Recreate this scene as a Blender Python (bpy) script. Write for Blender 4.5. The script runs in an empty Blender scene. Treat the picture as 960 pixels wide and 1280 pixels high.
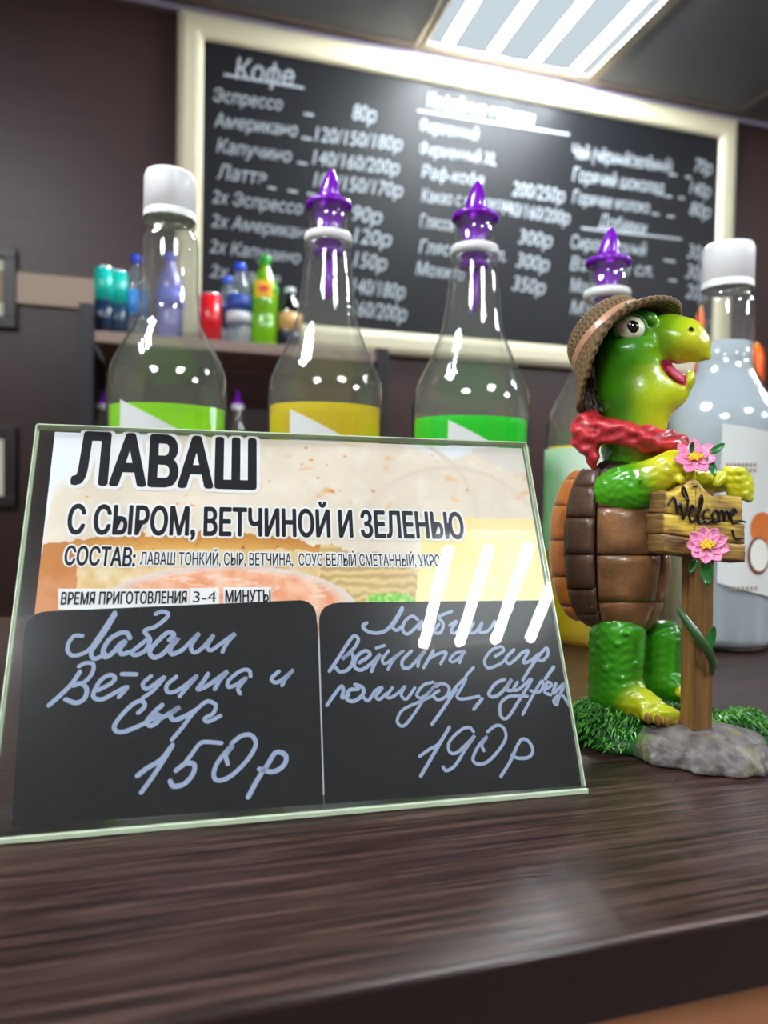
import bpy, bmesh, math, random
import numpy as np
from mathutils import Vector, Matrix, noise
random.seed(4); rng = np.random.default_rng(5)
sc = bpy.context.scene
COL = sc.collection
# ------------------------------------------------------------------ camera
FPX = 882.0
yaw, pit, rol = math.radians(16.103), math.radians(-1.887), math.radians(1.182)
F = np.array([math.sin(yaw)*math.cos(pit), math.cos(yaw)*math.cos(pit), math.sin(pit)])
_R = np.array([math.cos(yaw), -math.sin(yaw), 0.0]); _U = np.cross(_R, F)
R = _R*math.cos(rol)+_U*math.sin(rol); U = -_R*math.sin(rol)+_U*math.cos(rol)
CAMZ = 1.165; CAM = np.array([0, 0, CAMZ])
cd = bpy.data.cameras.new('camera'); cam = bpy.data.objects.new('camera', cd); COL.objects.link(cam)
cd.sensor_fit = 'VERTICAL'; cd.sensor_height = 36.0; cd.lens = FPX/1280*36
cd.clip_start = 0.01; cd.dof.use_dof = True; cd.dof.focus_distance = 0.305; cd.dof.aperture_fstop = 8.4
cam.matrix_world = Matrix(((R[0], U[0], -F[0], 0), (R[1], U[1], -F[1], 0), (R[2], U[2], -F[2], CAMZ), (0, 0, 0, 1)))
sc.camera = cam
# ------------------------------------------------------------------ world + exposure
sc.view_settings.view_transform = 'Standard'; sc.view_settings.look = 'None'
sc.view_settings.gamma = 1; sc.view_settings.use_curve_mapping = False
sc.view_settings.exposure = 1.5
w = bpy.data.worlds.new('world'); sc.world = w; w.use_nodes = True
w.node_tree.nodes['Background'].inputs[0].default_value = (.75, .85, 1, 1)
w.node_tree.nodes['Background'].inputs[1].default_value = 0.2
TUBE_E = 72.0; DIFF_E = .26
# ------------------------------------------------------------------ constants of the place
CT = 1.05                 # counter top height
WALL_Y = 2.134; CEIL = CAMZ+1.353
def rayv(x, y): return F+R*(x-480)/FPX+U*(640-y)/FPX
def at_y(x, y, Y): r = rayv(x, y); return CAM+r*(Y/r[1])
def at_z(x, y, Z): r = rayv(x, y); return CAM+r*((Z-CAMZ)/r[2])
def at_d(x, y, d): return CAM+rayv(x, y)*d
# ------------------------------------------------------------------ materials
def S(r, g, b): 
    f = lambda c: (c/255/12.92 if c/255 <= .04045 else ((c/255+.055)/1.055)**2.4)
    return (f(r), f(g), f(b))
def nd(nt, t, **k):
    n = nt.nodes.new(t)
    for a, v in k.items(): setattr(n, a, v)
    return n
def mat(name, col, rough=.5, metal=0, spec=.5, coat=0, emis=None, es=1, bump=0, bscale=200, attr=False, trans=0, ior=1.45, sss=0, var=0, vscale=30, stretch=(1, 1, 1)):
    m = bpy.data.materials.new(name); m.use_nodes = True; nt = m.node_tree; b = nt.nodes['Principled BSDF']
    b.inputs['Base Color'].default_value = (*col, 1); b.inputs['Roughness'].default_value = rough
    b.inputs['Metallic'].default_value = metal; b.inputs['Specular IOR Level'].default_value = spec
    b.inputs['Coat Weight'].default_value = coat; b.inputs['Coat Roughness'].default_value = .08
    b.inputs['Transmission Weight'].default_value = trans; b.inputs['IOR'].default_value = ior
    if emis: b.inputs['Emission Color'].default_value = (*emis, 1); b.inputs['Emission Strength'].default_value = es
    tc = None
    if bump or var:
        tc = nd(nt, 'ShaderNodeTexCoord'); mp = nd(nt, 'ShaderNodeMapping'); mp.inputs['Scale'].default_value = stretch
        nt.links.new(tc.outputs['Object'], mp.inputs['Vector'])
    src = None
    if attr:
        a = nd(nt, 'ShaderNodeVertexColor', layer_name='Col'); src = a.outputs['Color']
    if var:
        n = nd(nt, 'ShaderNodeTexNoise'); n.inputs['Scale'].default_value = vscale; n.inputs['Detail'].default_value = 6
        nt.links.new(mp.outputs['Vector'], n.inputs['Vector'])
        mr = nd(nt, 'ShaderNodeMapRange'); mr.inputs['From Min'].default_value = .3; mr.inputs['From Max'].default_value = .7
        mr.inputs['To Min'].default_value = 1-var; mr.inputs['To Max'].default_value = 1+var
        nt.links.new(n.outputs['Fac'], mr.inputs['Value'])
        vm = nd(nt, 'ShaderNodeVectorMath', operation='SCALE')
        if src is None: vm.inputs[0].default_value = col
        else: nt.links.new(src, vm.inputs[0])
        nt.links.new(mr.outputs['Result'], vm.inputs['Scale']); src = vm.outputs['Vector']
    if src is not None: nt.links.new(src, b.inputs['Base Color'])
    if bump:
        n = nd(nt, 'ShaderNodeTexNoise'); n.inputs['Scale'].default_value = bscale; n.inputs['Detail'].default_value = 4
        nt.links.new(mp.outputs['Vector'], n.inputs['Vector'])
        bp = nd(nt, 'ShaderNodeBump'); bp.inputs['Strength'].default_value = bump; bp.inputs['Distance'].default_value = .001
        nt.links.new(n.outputs['Fac'], bp.inputs['Height']); nt.links.new(bp.outputs['Normal'], b.inputs['Normal'])
    return m
def emit(name, col, e):
    m = bpy.data.materials.new(name); m.use_nodes = True; nt = m.node_tree
    nt.nodes.remove(nt.nodes['Principled BSDF']); en = nd(nt, 'ShaderNodeEmission')
    en.inputs[0].default_value = (*col, 1); en.inputs[1].default_value = e
    nt.links.new(en.outputs[0], nt.nodes['Material Output'].inputs[0]); return m
def clear(name, tint=(.95, .96, .95), ior=1.5, haze=0.0, hcol=(.8, .8, .8), rough=.02, boost=1.0, glow=0):
    """thin clear plastic: see-through + fresnel gloss + a little milky scatter"""
    m = bpy.data.materials.new(name); m.use_nodes = True; nt = m.node_tree
    nt.nodes.remove(nt.nodes['Principled BSDF'])
    t = nd(nt, 'ShaderNodeBsdfTransparent'); t.inputs[0].default_value = (*tint, 1)
    g = nd(nt, 'ShaderNodeBsdfGlossy'); g.inputs['Roughness'].default_value = rough
    lw = nd(nt, 'ShaderNodeLayerWeight'); lw.inputs[0].default_value = .5; r0 = ((ior-1)/(ior+1))**2      # Schlick reflectance, same for both faces of the thin wall
    pw = nd(nt, 'ShaderNodeMath', operation='POWER'); pw.inputs[1].default_value = 5; nt.links.new(lw.outputs['Facing'], pw.inputs[0])
    fr = nd(nt, 'ShaderNodeMath', operation='MULTIPLY_ADD'); fr.inputs[1].default_value = 1-r0; fr.inputs[2].default_value = r0; nt.links.new(pw.outputs[0], fr.inputs[0])
    d = nd(nt, 'ShaderNodeBsdfTranslucent'); d.inputs[0].default_value = (*hcol, 1)
    d2 = nd(nt, 'ShaderNodeBsdfDiffuse'); d2.inputs[0].default_value = (*hcol, 1)
    md = nd(nt, 'ShaderNodeMixShader'); md.inputs[0].default_value = .5
    nt.links.new(d.outputs[0], md.inputs[1]); nt.links.new(d2.outputs[0], md.inputs[2])
    m1 = nd(nt, 'ShaderNodeMixShader'); m1.inputs[0].default_value = haze
    nt.links.new(t.outputs[0], m1.inputs[1]); nt.links.new(md.outputs[0], m1.inputs[2])
    mu = nd(nt, 'ShaderNodeMath', operation='MULTIPLY', use_clamp=True); mu.inputs[1].default_value = boost
    nt.links.new(fr.outputs[0], mu.inputs[0])
    m2 = nd(nt, 'ShaderNodeMixShader'); nt.links.new(mu.outputs[0], m2.inputs[0])
    nt.links.new(m1.outputs[0], m2.inputs[1]); nt.links.new(g.outputs[0], m2.inputs[2])
    if glow:      # fine scratches: a faint broad sheen over the sharp reflection
        g2 = nd(nt, 'ShaderNodeBsdfGlossy'); g2.inputs['Roughness'].default_value = .22; m3 = nd(nt, 'ShaderNodeMixShader'); m3.inputs[0].default_value = glow
        nt.links.new(m2.outputs[0], m3.inputs[1]); nt.links.new(g2.outputs[0], m3.inputs[2]); m2 = m3
    nt.links.new(m2.outputs[0], nt.nodes['Material Output'].inputs[0]); return m
# ------------------------------------------------------------------ object helpers
def link(name, me, m, parent=None, smooth=False, loc=None):
    o = bpy.data.objects.new(name, me); COL.objects.link(o)
    if m is not None and len(me.materials) == 0: me.materials.append(m)
    if smooth: me.shade_smooth()
    if parent: o.parent = parent
    if loc is not None: o.location = loc
    return o
def meshv(name, vs, fs, m=None, parent=None, smooth=False, loc=None, cols=None):
    me = bpy.data.meshes.new(name); me.from_pydata([tuple(map(float, v)) for v in vs], [], fs); me.update()
    if cols is not None:
        a = me.color_attributes.new('Col', 'FLOAT_COLOR', 'POINT')
        c4 = np.ones((len(vs), 4), np.float32); c4[:, :3] = cols; a.data.foreach_set('color', c4.ravel())
    return link(name, me, m, parent, smooth, loc)
def bmobj(name, bm, m, parent=None, smooth=False, loc=None):
    me = bpy.data.meshes.new(name); bm.normal_update(); bm.to_mesh(me); bm.free()
    return link(name, me, m, parent, smooth, loc)
def box(name, lo, hi, m, parent=None, bev=0, loc=None, segs=2):
    bm = bmesh.new(); bmesh.ops.create_cube(bm, size=1)
    for v in bm.verts:
        for i in range(3): v.co[i] = lo[i]+(v.co[i]+.5)*(hi[i]-lo[i])
    if bev: bmesh.ops.bevel(bm, geom=bm.edges[:], offset=bev, segments=segs, profile=.6, affect='EDGES')
    return bmobj(name, bm, m, parent, False, loc)
def lathe(name, prof, m, parent=None, n=48, smooth=True, loc=None, closed=False, a0=0, a1=2*math.pi):
    vs = []; fs = []; full = abs(a1-a0-2*math.pi) < 1e-6; k = n if full else n+1
    for r, z in prof:
        for i in range(k):
            a = a0+(a1-a0)*i/n; vs.append((max(r, 1e-5)*math.cos(a), max(r, 1e-5)*math.sin(a), z))
    rows = len(prof)
    for j in range(rows-1 if not closed else rows):
        for i in range(n):
            i2 = (i+1) % k; j2 = (j+1) % rows
            fs.append((j*k+i, j*k+i2, j2*k+i2, j2*k+i))
    return meshv(name, vs, fs, m, parent, smooth, loc)
def cat(pts, n=6):
    """catmull-rom through points"""
    P = [np.array(p, float) for p in pts]; P = [2*P[0]-P[1]]+P+[2*P[-1]-P[-2]]; out = []
    for i in range(1, len(P)-2):
        for k in range(n):
            t = k/n; out.append(.5*((2*P[i])+(-P[i-1]+P[i+1])*t+(2*P[i-1]-5*P[i]+4*P[i+1]-P[i+2])*t*t+(-P[i-1]+3*P[i]-3*P[i+1]+P[i+2])*t**3))
    out.append(P[-2]); return out
def tube(pts, rad, n=8, capped=True):
    """returns verts, faces of a swept tube; rad scalar or list"""
    P = [np.array(p, float) for p in pts]; vs = []; fs = []; N = len(P)
    rr = rad if hasattr(rad, '__len__') else [rad]*N
    up = None
    for i, p in enumerate(P):
        t = P[min(i+1, N-1)]-P[max(i-1, 0)]; t /= np.linalg.norm(t)+1e-12
        if up is None: up = np.cross(t, [0, 0, 1]); up = np.cross(t, [0, 1, 0]) if np.linalg.norm(up) < .1 else up
        up = up-t*(up@t); up /= np.linalg.norm(up); b = np.cross(t, up)
        for k in range(n):
            a = 2*math.pi*k/n; vs.append(p+rr[i]*(up*math.cos(a)+b*math.sin(a)))
    for i in range(N-1):
        for k in range(n): fs.append((i*n+k, i*n+(k+1) % n, (i+1)*n+(k+1) % n, (i+1)*n+k))
    if capped: fs.append(tuple(range(n))[::-1]); fs.append(tuple(range((N-1)*n, N*n)))
    return vs, fs
def join(parts):
    vs = []; fs = []
    for v, f in parts:
        o = len(vs); vs += list(v); fs += [tuple(i+o for i in q) for q in f]
    return vs, fs
def thing(name, label, category, loc=(0, 0, 0), group=None):
    o = bpy.data.objects.new(name, None); COL.objects.link(o); o.location = loc; o.empty_display_size = .02
    return tag(o, label, category, group)
def tag(o, label, category, group=None):
    o['label'] = label; o['category'] = category
    if group: o['group'] = group
    return o
def struct(o, label=None, category=None):
    o['kind'] = 'structure'
    if label: o['label'] = label
    if category: o['category'] = category
    return o
def text_mesh(s, bold=0.0, shear=0.0):
    c = bpy.data.curves.new('t', 'FONT'); c.body = s; c.size = 1; c.offset = bold; c.shear = shear; c.resolution_u = 4
    o = bpy.data.objects.new('t', c); COL.objects.link(o); dg = bpy.context.evaluated_depsgraph_get()
    me = bpy.data.meshes.new_from_object(o.evaluated_get(dg)); vs = np.array([v.co[:2] for v in me.vertices]); fs = [tuple(p.vertices) for p in me.polygons]
    bpy.data.objects.remove(o); bpy.data.curves.remove(c); bpy.data.meshes.remove(me); return vs, fs
CAPH = text_mesh('Н')[0][:, 1].max()
def flat_text(s, p0, p1, cap, bold=0, shear=0, grow=0):
    """2D verts (plane coords) of text whose baseline runs p0->p1 with cap height cap; weight added by overlapping shifted copies"""
    vs, fs = text_mesh(s, 0, shear); x0, x1 = vs[:, 0].min(), vs[:, 0].max()
    d = np.array(p1)-np.array(p0); L = np.linalg.norm(d); d /= L; nn = np.array([-d[1], d[0]]); k = cap/CAPH
    q = (vs[:, 0:1]-x0)*L/(x1-x0)*d+vs[:, 1:2]*k*nn+np.array(p0); w_ = (bold+grow)*k
    if w_ <= 0: return np.hstack([q, np.zeros((len(q), 1))]), fs
    Q = []; FS = []; n = 8 if not grow else 12
    for i in range(n):
        a = 2*math.pi*i/n; o = len(q)*i; Q.append(q+d*w_*math.cos(a)+nn*w_*math.sin(a)); FS += [tuple(j+o for j in f) for f in fs]
    if grow:
        o = len(q)*n; Q.append(q); FS += [tuple(j+o for j in f) for f in fs]
    Q = [np.hstack([q_, np.full((len(q_), 1), i*6e-6)]) for i, q_ in enumerate(Q)]; return np.concatenate(Q), FS
# ------------------------------------------------------------------ surface nets for organic shapes
def surfnet(fn, lo, hi, st):
    ax = [np.arange(lo[i], hi[i]+st, st, dtype=np.float32) for i in range(3)]
    X, Y, Z = np.meshgrid(*ax, indexing='ij', sparse=True)
    V = fn(X, Y, Z).astype(np.float32); V = np.broadcast_to(V, tuple(len(a) for a in ax)).copy()
    V[[0, -1]] = np.maximum(V[[0, -1]], .5); V[:, [0, -1]] = np.maximum(V[:, [0, -1]], .5); V[:, :, [0, -1]] = np.maximum(V[:, :, [0, -1]], .5)
    I = V < 0
    nx, ny, nz = [s-1 for s in V.shape]
    cnt = np.zeros((nx, ny, nz), np.uint8)
    for a in (0, 1):
        for b in (0, 1):
            for c in (0, 1): cnt += I[a:a+nx, b:b+ny, c:c+nz]
    act = (cnt > 0) & (cnt < 8); idx = np.argwhere(act); ids = -np.ones(act.shape, np.int64); ids[act] = np.arange(len(idx))
    acc = np.zeros((len(idx), 3)); num = np.zeros(len(idx))
    for ax_ in range(3):
        o1, o2 = [k for k in range(3) if k != ax_]
        for a in (0, 1):
            for b in (0, 1):
                s = np.zeros(3, int); s[o1] = a; s[o2] = b; e = s.copy(); e[ax_] = 1
                v0 = V[tuple((idx+s).T)]; v1 = V[tuple((idx+e).T)]; m = (v0 < 0) != (v1 < 0)
                t = np.where(m, v0/(v0-v1+1e-12), 0); p = idx+s+0.0; p = p.astype(float); p[:, ax_] += t
                acc[m] += p[m]; num += m
    P = acc/num[:, None]*st+np.array([a[0] for a in ax])
    faces = []
    for ax_ in range(3):
        o1, o2 = [k for k in range(3) if k != ax_]
        sl0 = [slice(None)]*3; sl1 = [slice(None)]*3; sl0[ax_] = slice(0, -1); sl1[ax_] = slice(1, None)
        ch = I[tuple(sl0)] != I[tuple(sl1)]; e = np.argwhere(ch)
        ok = (e[:, o1] > 0) & (e[:, o2] > 0) & (e[:, o1] < V.shape[o1]-1) & (e[:, o2] < V.shape[o2]-1); e = e[ok]
        q = []
        for a, b in ((-1, -1), (0, -1), (0, 0), (-1, 0)):
            c = e.copy(); c[:, o1] += a; c[:, o2] += b; q.append(ids[tuple(c.T)])
        q = np.stack(q, 1); fl = I[tuple(e.T)]
        if ax_ == 1: fl = ~fl
        q[~fl] = q[~fl][:, ::-1]; faces.append(q)
    return P, np.concatenate(faces)
def fastmesh(name, P, Q, m, parent=None, cols=None, flip=False):
    me = bpy.data.meshes.new(name); n = len(Q)
    if flip: Q = Q[:, ::-1]
    me.vertices.add(len(P)); me.vertices.foreach_set('co', P.astype(np.float32).ravel())
    me.loops.add(n*4); me.loops.foreach_set('vertex_index', Q.astype(np.int32).ravel())
    me.polygons.add(n); me.polygons.foreach_set('loop_start', np.arange(0, n*4, 4, dtype=np.int32))
    me.update(calc_edges=True); me.validate()
    if cols is not None:
        a = me.color_attributes.new('Col', 'FLOAT_COLOR', 'POINT'); c4 = np.ones((len(P), 4), np.float32); c4[:, :3] = cols; a.data.foreach_set('color', c4.ravel())
    return link(name, me, m, parent, True)
def ell(c, r, rot=0):
    """ellipsoid sdf approx, rot about third axis (degrees, screen, y down)"""
    cr, sr = math.cos(math.radians(rot)), math.sin(math.radians(rot))
    def f(X, Y, Z):
        x, y, z = X-c[0], Y-c[1], Z-c[2]; x, y = x*cr+y*sr, -x*sr+y*cr
        k0 = np.sqrt((x/r[0])**2+(y/r[1])**2+(z/r[2])**2); return (k0-1)*min(r)*(.5+.5*k0) if False else (k0-1)*(r[0]*r[1]*r[2])**(1/3)
    return f
def cap(a, b, ra, rb=None):
    rb = ra if rb is None else rb; a = np.array(a, float); b = np.array(b, float); d = b-a; L2 = d@d
    def f(X, Y, Z):
        t = np.clip(((X-a[0])*d[0]+(Y-a[1])*d[1]+(Z-a[2])*d[2])/L2, 0, 1)
        return np.sqrt((X-a[0]-d[0]*t)**2+(Y-a[1]-d[1]*t)**2+(Z-a[2]-d[2]*t)**2)-(ra+(rb-ra)*t)
    return f
def smin(a, b, k):
    h = np.clip(.5+.5*(b-a)/k, 0, 1); return b*(1-h)+a*h-k*h*(1-h)
def smax(a, b, k): return -smin(-a, -b, k)
def mixc(a, b, t): t = np.clip(t, 0, 1)[:, None]; return np.array(a)*(1-t)+np.array(b)*t
def sstep(a, b, x): t = np.clip((x-a)/(b-a), 0, 1); return t*t*(3-2*t)
def vnoise(P, s, seed=0):
    return np.array([noise.noise((p[0]*s+seed, p[1]*s, p[2]*s)) for p in P])
# ================================================================== ROOM
m_wall = mat('wall_panel', S(53, 32, 31), .42, spec=.45, var=.10, vscale=6, stretch=(.6, 1, 6), bump=.05, bscale=40)
m_ceil = mat('ceiling_tile', S(116, 117, 126), .6, var=.03, vscale=3)
m_tbar = mat('tbar', S(140, 128, 116), .35, metal=.3)
m_floor = mat('floor', S(96, 88, 82), .35, var=.08, vscale=3)
m_side = mat('side_wall', S(130, 110, 96), .6)
struct(box('floor', (-2.6, -3.2, -.05), (4.2, WALL_Y+.1, 0), m_floor))
struct(box('wall_back', (-2.6, WALL_Y, 0), (4.2, WALL_Y+.1, CEIL+.1), m_wall))
struct(box('wall_left', (-2.6, -3.2, 0), (-2.5, WALL_Y, CEIL+.1), m_side))
struct(box('wall_right', (4.1, -3.2, 0), (4.2, WALL_Y, CEIL+.1), m_wall))
struct(box('wall_front', (-2.5, -3.2, 0), (4.1, -3.1, CEIL+.1), m_side))
ceil = struct(box('ceiling', (-2.5, -3.1, CEIL+.05), (4.1, WALL_Y, CEIL+.1), m_ceil))
# tiles of the suspended ceiling, 0.6 m grid aligned to the light panel
PX0, PY1, T = .682, 2.093, .6
tile_me = None; panel_cells = {(0, -1), (-3, -3), (3, -3), (-3, -1), (0, -5), (-3, -6), (3, -6)}
def light_panel(x, y, label):
    t = thing('ceiling_light', label, 'ceiling light', (x, y, CEIL), 'square ceiling light panels')
    h = .2925
    m = [('frame', (-h-.004, -h-.004, -.004), (h+.004, -h+.014, .012)), ('frame', (-h-.004, h-.014, -.004), (h+.004, h+.004, .012)),
         ('frame', (-h-.004, -h+.014, -.004), (-h+.014, h-.014, .012)), ('frame', (h-.014, -h+.014, -.004), (h+.004, h-.014, .012))]
    for n_, lo, hi in m: box(n_, lo, hi, m_tbar, t)
    box('diffuser', (-h+.014, -h+.014, .004), (h-.014, h-.014, .008), m_diff, t)
    for k in range(4):
        X = (-.2175+.145*k)
        vs, fs = tube([(X, -.262, -.001), (X, .262, -.001)], .013, 12)
        meshv('light_tube', vs, fs, m_tube, t, True)
    return t
m_diff = emit('diffuser_glow', (.80, .93, 1.0), DIFF_E); m_tube = emit('tube_glow', (.90, .97, 1.0), TUBE_E)
light_panel(.978+.003, 1.790, 'square four-tube light panel in the ceiling above the chalkboard')
light_panel(.912, -1.42, 'four-tube light panel mirrored in the acrylic menu stand')
light_panel(-1.05, -1.42, 'added four-tube light panel, unseen behind the viewer to the left')  # unseen panel, added to light the closed room from behind
light_panel(2.75, -1.42, 'added four-tube light panel, unseen behind the viewer to the right')  # unseen panel, added so surfaces facing the viewer get more light
light_panel(-.95, .30, 'added four-tube light panel, unseen overhead left of the counter')  # unseen panel, added as room light left of the counter
light_panel(2.6, .30, 'added four-tube light panel, unseen overhead right of the counter')  # unseen panel, added as room light on the right side
def tile_at(i, j):
    x0 = PX0+i*T-.0; y1 = PY1-j*T
    return x0, y1
for i in range(-5, 6):
    for j in range(-1, 4):
        x0, y1 = tile_at(i, j); xa, xb, ya, yb = x0+.006, x0+T-.006, y1-T+.006, min(y1-.006, WALL_Y-.002)
        if yb-ya < .03 or xa < -2.5 or xb > 4.1: continue
        if i == 0 and j == 0: continue
        skip = False
        for (lx, ly) in ((-.95, .30), (2.6, .30)):
            if abs((xa+xb)/2-lx) < .59 and abs((ya+yb)/2-ly) < .59: skip = True
        if skip: continue
        if j == -1: ya = y1-T+.006; yb = WALL_Y-.002
        box('ceiling_tile', (xa, ya, CEIL), (xb, yb, CEIL+.012), m_ceil, ceil)
for i in range(-5, 7):
    x = PX0+i*T
    if -2.5 < x < 4.1: box('grid_bar', (x-.012, -.9, CEIL-.004), (x+.012, WALL_Y, CEIL-.0005), m_tbar, ceil)
for j in range(0, 5):
    y = PY1-j*T; box('grid_bar', (-2.5, y-.012, CEIL-.005), (4.1, y+.012, CEIL-.0012), m_tbar, ceil)
struct(box('trim_1', (-2.5, WALL_Y-.02, CEIL-.022), (4.1, WALL_Y, CEIL-.002), mat('angle_trim', S(140, 130, 150), .4)), 'pale metal angle running where ceiling meets back wall')
pa = at_y(28, 342, WALL_Y); pb = at_y(28, 381, WALL_Y)
struct(box('trim_2', (-2.5, WALL_Y-.014, pb[2]), (-.20, WALL_Y, pa[2]), mat('beige_strip', S(150, 128, 112), .5), bev=.002), 'beige rail across dark wall left of the shelf')
# ================================================================== CHALKBOARD
BX0, BX1, BZ0, BZ1, BF = -.022, 1.885, CAMZ+.414, CAMZ+1.332, .072
BY = WALL_Y-.03
m_cream = mat('cream_frame', S(186, 178, 152), .38, coat=.2)
m_slate = mat('slate', S(13, 14, 18), .5, spec=.28, var=.15, vscale=4)
m_chalk = mat('chalk', S(148, 154, 160), .9, spec=.1)
board = thing('chalkboard', 'large cream-framed chalkboard with handwritten coffee prices on the back wall', 'chalkboard', (BX0, WALL_Y, BZ0))
def bl(p): return (p[0]-BX0, p[1]-WALL_Y, p[2]-BZ0)
box('slate_panel', bl((BX0+.03, WALL_Y-.02, BZ0+.03)), bl((BX1-.03, WALL_Y-.004, BZ1-.03)), m_slate, board)
def rail(name, a, b, inner_a, inner_b, horiz):
    # mitred frame rail with rounded face: a/b outer ends, section bulges toward the room
    vs = []; fs = []; prof = [(0, 0), (0, .022), (.006, .031), (.02, .036), (.052, .036), (.066, .031), (BF, .022), (BF, 0)]
    for end, (o, i_) in enumerate(((a, inner_a), (b, inner_b))):
        for t, h in prof:
            s = t/BF; x = o[0]+(i_[0]-o[0])*s; z = o[1]+(i_[1]-o[1])*s
            vs.append(bl((x, WALL_Y-.002-h, z)))
    n = len(prof)
    for k in range(n): fs.append((k, (k+1) % n, n+(k+1) % n, n+k))
    fs.append(tuple(range(n))); fs.append(tuple(range(n, 2*n))[::-1])
    o = meshv(name, vs, fs, m_cream, board)
    bm = bmesh.new(); bm.from_mesh(o.data); bmesh.ops.recalc_face_normals(bm, faces=bm.faces); bm.to_mesh(o.data); bm.free()
g = .0008
rail('frame_rail', (BX0, BZ1), (BX1, BZ1), (BX0+BF, BZ1-BF), (BX1-BF, BZ1-BF), True)
rail('frame_rail', (BX0, BZ0), (BX1, BZ0), (BX0+BF, BZ0+BF), (BX1-BF, BZ0+BF), True)
rail('frame_rail', (BX0, BZ0+g), (BX0, BZ1-g), (BX0+BF, BZ0+BF+g), (BX0+BF, BZ1-BF-g), False)
rail('frame_rail', (BX1, BZ0+g), (BX1, BZ1-g), (BX1-BF, BZ0+BF+g), (BX1-BF, BZ1-BF-g), False)
def bpt(x, y): p = at_y(x, y, WALL_Y-.022); return np.array([p[0], p[2]])
def chalk(s, x0, y0, x1, y1, cap_, bold=.006, name='lettering'):
    a, b = bpt(x0, y0), bpt(x1, y1); c = np.linalg.norm(bpt(x0, y0-cap_)-a)
    q, fs = flat_text(s, a, b, c, bold, .22)
    meshv(name, [bl((v[0], WALL_Y-.0215-v[2]*6, v[1])) for v in q], fs, m_chalk, board)
def chline(x0, y0, x1, y1, wd=.007):
    a, b = bpt(x0, y0), bpt(x1, y1); d = (b-a)/np.linalg.norm(b-a); n_ = np.array([-d[1], d[0]])*wd/2
    meshv('chalk_line', [bl((p[0], WALL_Y-.0216, p[1])) for p in (a-n_, b-n_, b+n_, a+n_)], [(0, 1, 2, 3)], m_chalk, board)
for a in [('Кофе', 294, 98, 368, 108, 27), ('Эспрессо', 267, 126, 353, 138, 17), ('Американо', 268, 158, 372, 171, 18), ('Капучино', 271, 190, 364, 203, 18),
          ('Латтэ', 271, 223, 333, 231, 19), ('2х Эспрессо', 265, 253, 378, 268, 17), ('2х Американо', 264, 283, 392, 300, 17), ('2х Капучино', 262, 315, 375, 330, 17), ('2х Латтэ', 262, 346, 350, 358, 17),
          ('80р', 441, 149, 470, 154, 21), ('120/150/180р', 394, 176, 503, 189, 19), ('140/160/200р', 391, 205, 499, 219, 19), ('100/150/170р', 392, 233, 503, 247, 19),
          ('90р', 441, 275, 477, 281, 20), ('120р', 442, 303, 489, 309, 20), ('150р', 442, 333, 483, 339, 20), ('140/180р', 440, 366, 506, 374, 20), ('160/200р', 440, 394, 508, 402, 20),
          ('Кофейные напитки', 534, 133, 668, 157, 19), ('Фирменный', 525, 164, 598, 176, 17), ('Фирменный XL', 525, 193, 620, 207, 17), ('Раф-кофе', 527, 222, 605, 233, 17), ('Какао с молоком', 527, 252, 638, 264, 17),
          ('Гляссе', 525, 284, 568, 289, 17), ('Гляссе со сл.', 524, 316, 632, 327, 17), ('Мохито', 520, 343, 580, 351, 17),
          ('200/250р', 640, 244, 706, 254, 19), ('140/160/200р', 628, 268, 712, 281, 18), ('300р', 648, 304, 690, 310, 19), ('300р', 645, 333, 686, 340, 19), ('350р', 640, 362, 681, 369, 19),
          ('Чай (чёрный/зелёный)', 716, 197, 840, 216, 18), ('70р', 868, 214, 890, 219, 18), ('Горячий шоколад', 716, 226, 830, 243, 18), ('140р', 862, 242, 888, 248, 18), ('Горячее молоко', 716, 254, 812, 267, 17), ('80р', 862, 268, 888, 274, 18),
          ('Добавки', 748, 284, 808, 294, 18), ('Сироп разный', 714, 310, 808, 320, 17), ('Взбитые сл.', 713, 337, 816, 346, 17), ('Молоко', 713, 364, 762, 370, 17), ('Мёд', 713, 392, 750, 396, 17),
          ('30р', 859, 322, 885, 327, 19), ('30р', 857, 347, 883, 352, 19), ('20р', 857, 372, 884, 377, 19)]:
    chalk(*a)
for a in [(280, 93, 380, 110), (522, 138, 712, 168), (727, 285, 852, 299), (380, 142, 392, 144), (377, 172, 390, 174), (372, 203, 384, 205), (335, 234, 345, 236), (360, 238, 372, 240), (384, 242, 396, 244),
          (838, 218, 846, 219), (857, 221, 864, 222), (832, 245, 840, 246), (848, 247, 856, 248), (815, 267, 824, 268), (834, 270, 843, 271), (830, 325, 844, 327), (836, 350, 846, 351)]:
    chline(*a)
# ================================================================== PICTURE FRAMES at left
m_dark = mat('dark_frame', S(34, 24, 24), .4); m_paper = mat('mount_paper', S(226, 218, 200), .7); m_art = mat('art_tint', S(205, 180, 150), .7)
def picture(y0, y1, label):
    a = at_y(20, y0, WALL_Y-.02); b = at_y(20, y1, WALL_Y-.02); X1 = a[0]; X0 = X1-.30; z1, z0 = a[2], b[2]
    t = thing('picture_frame', label, 'picture', (X0, WALL_Y, z0)); H = z1-z0; W_ = X1-X0; f = .03
    for lo, hi in (((0, -.022, 0), (W_, -.001, f)), ((0, -.022, H-f), (W_, -.001, H)), ((0, -.022, f), (f, -.001, H-f)), ((W_-f, -.022, f), (W_, -.001, H-f))): box('frame_bar', lo, hi, m_dark, t, .002)
    box('mount', (f, -.008, f), (W_-f, -.001, H-f), m_paper, t)
    box('print', (f+.04, -.0095, f+.04), (W_-f-.04, -.008, H-f-.03), m_art, t)
picture(309, 410, 'dark picture frame at the left edge, upper one beside the beige rail')
picture(533, 634, 'dark picture frame at the left edge, lower one beside the menu stand')
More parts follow.
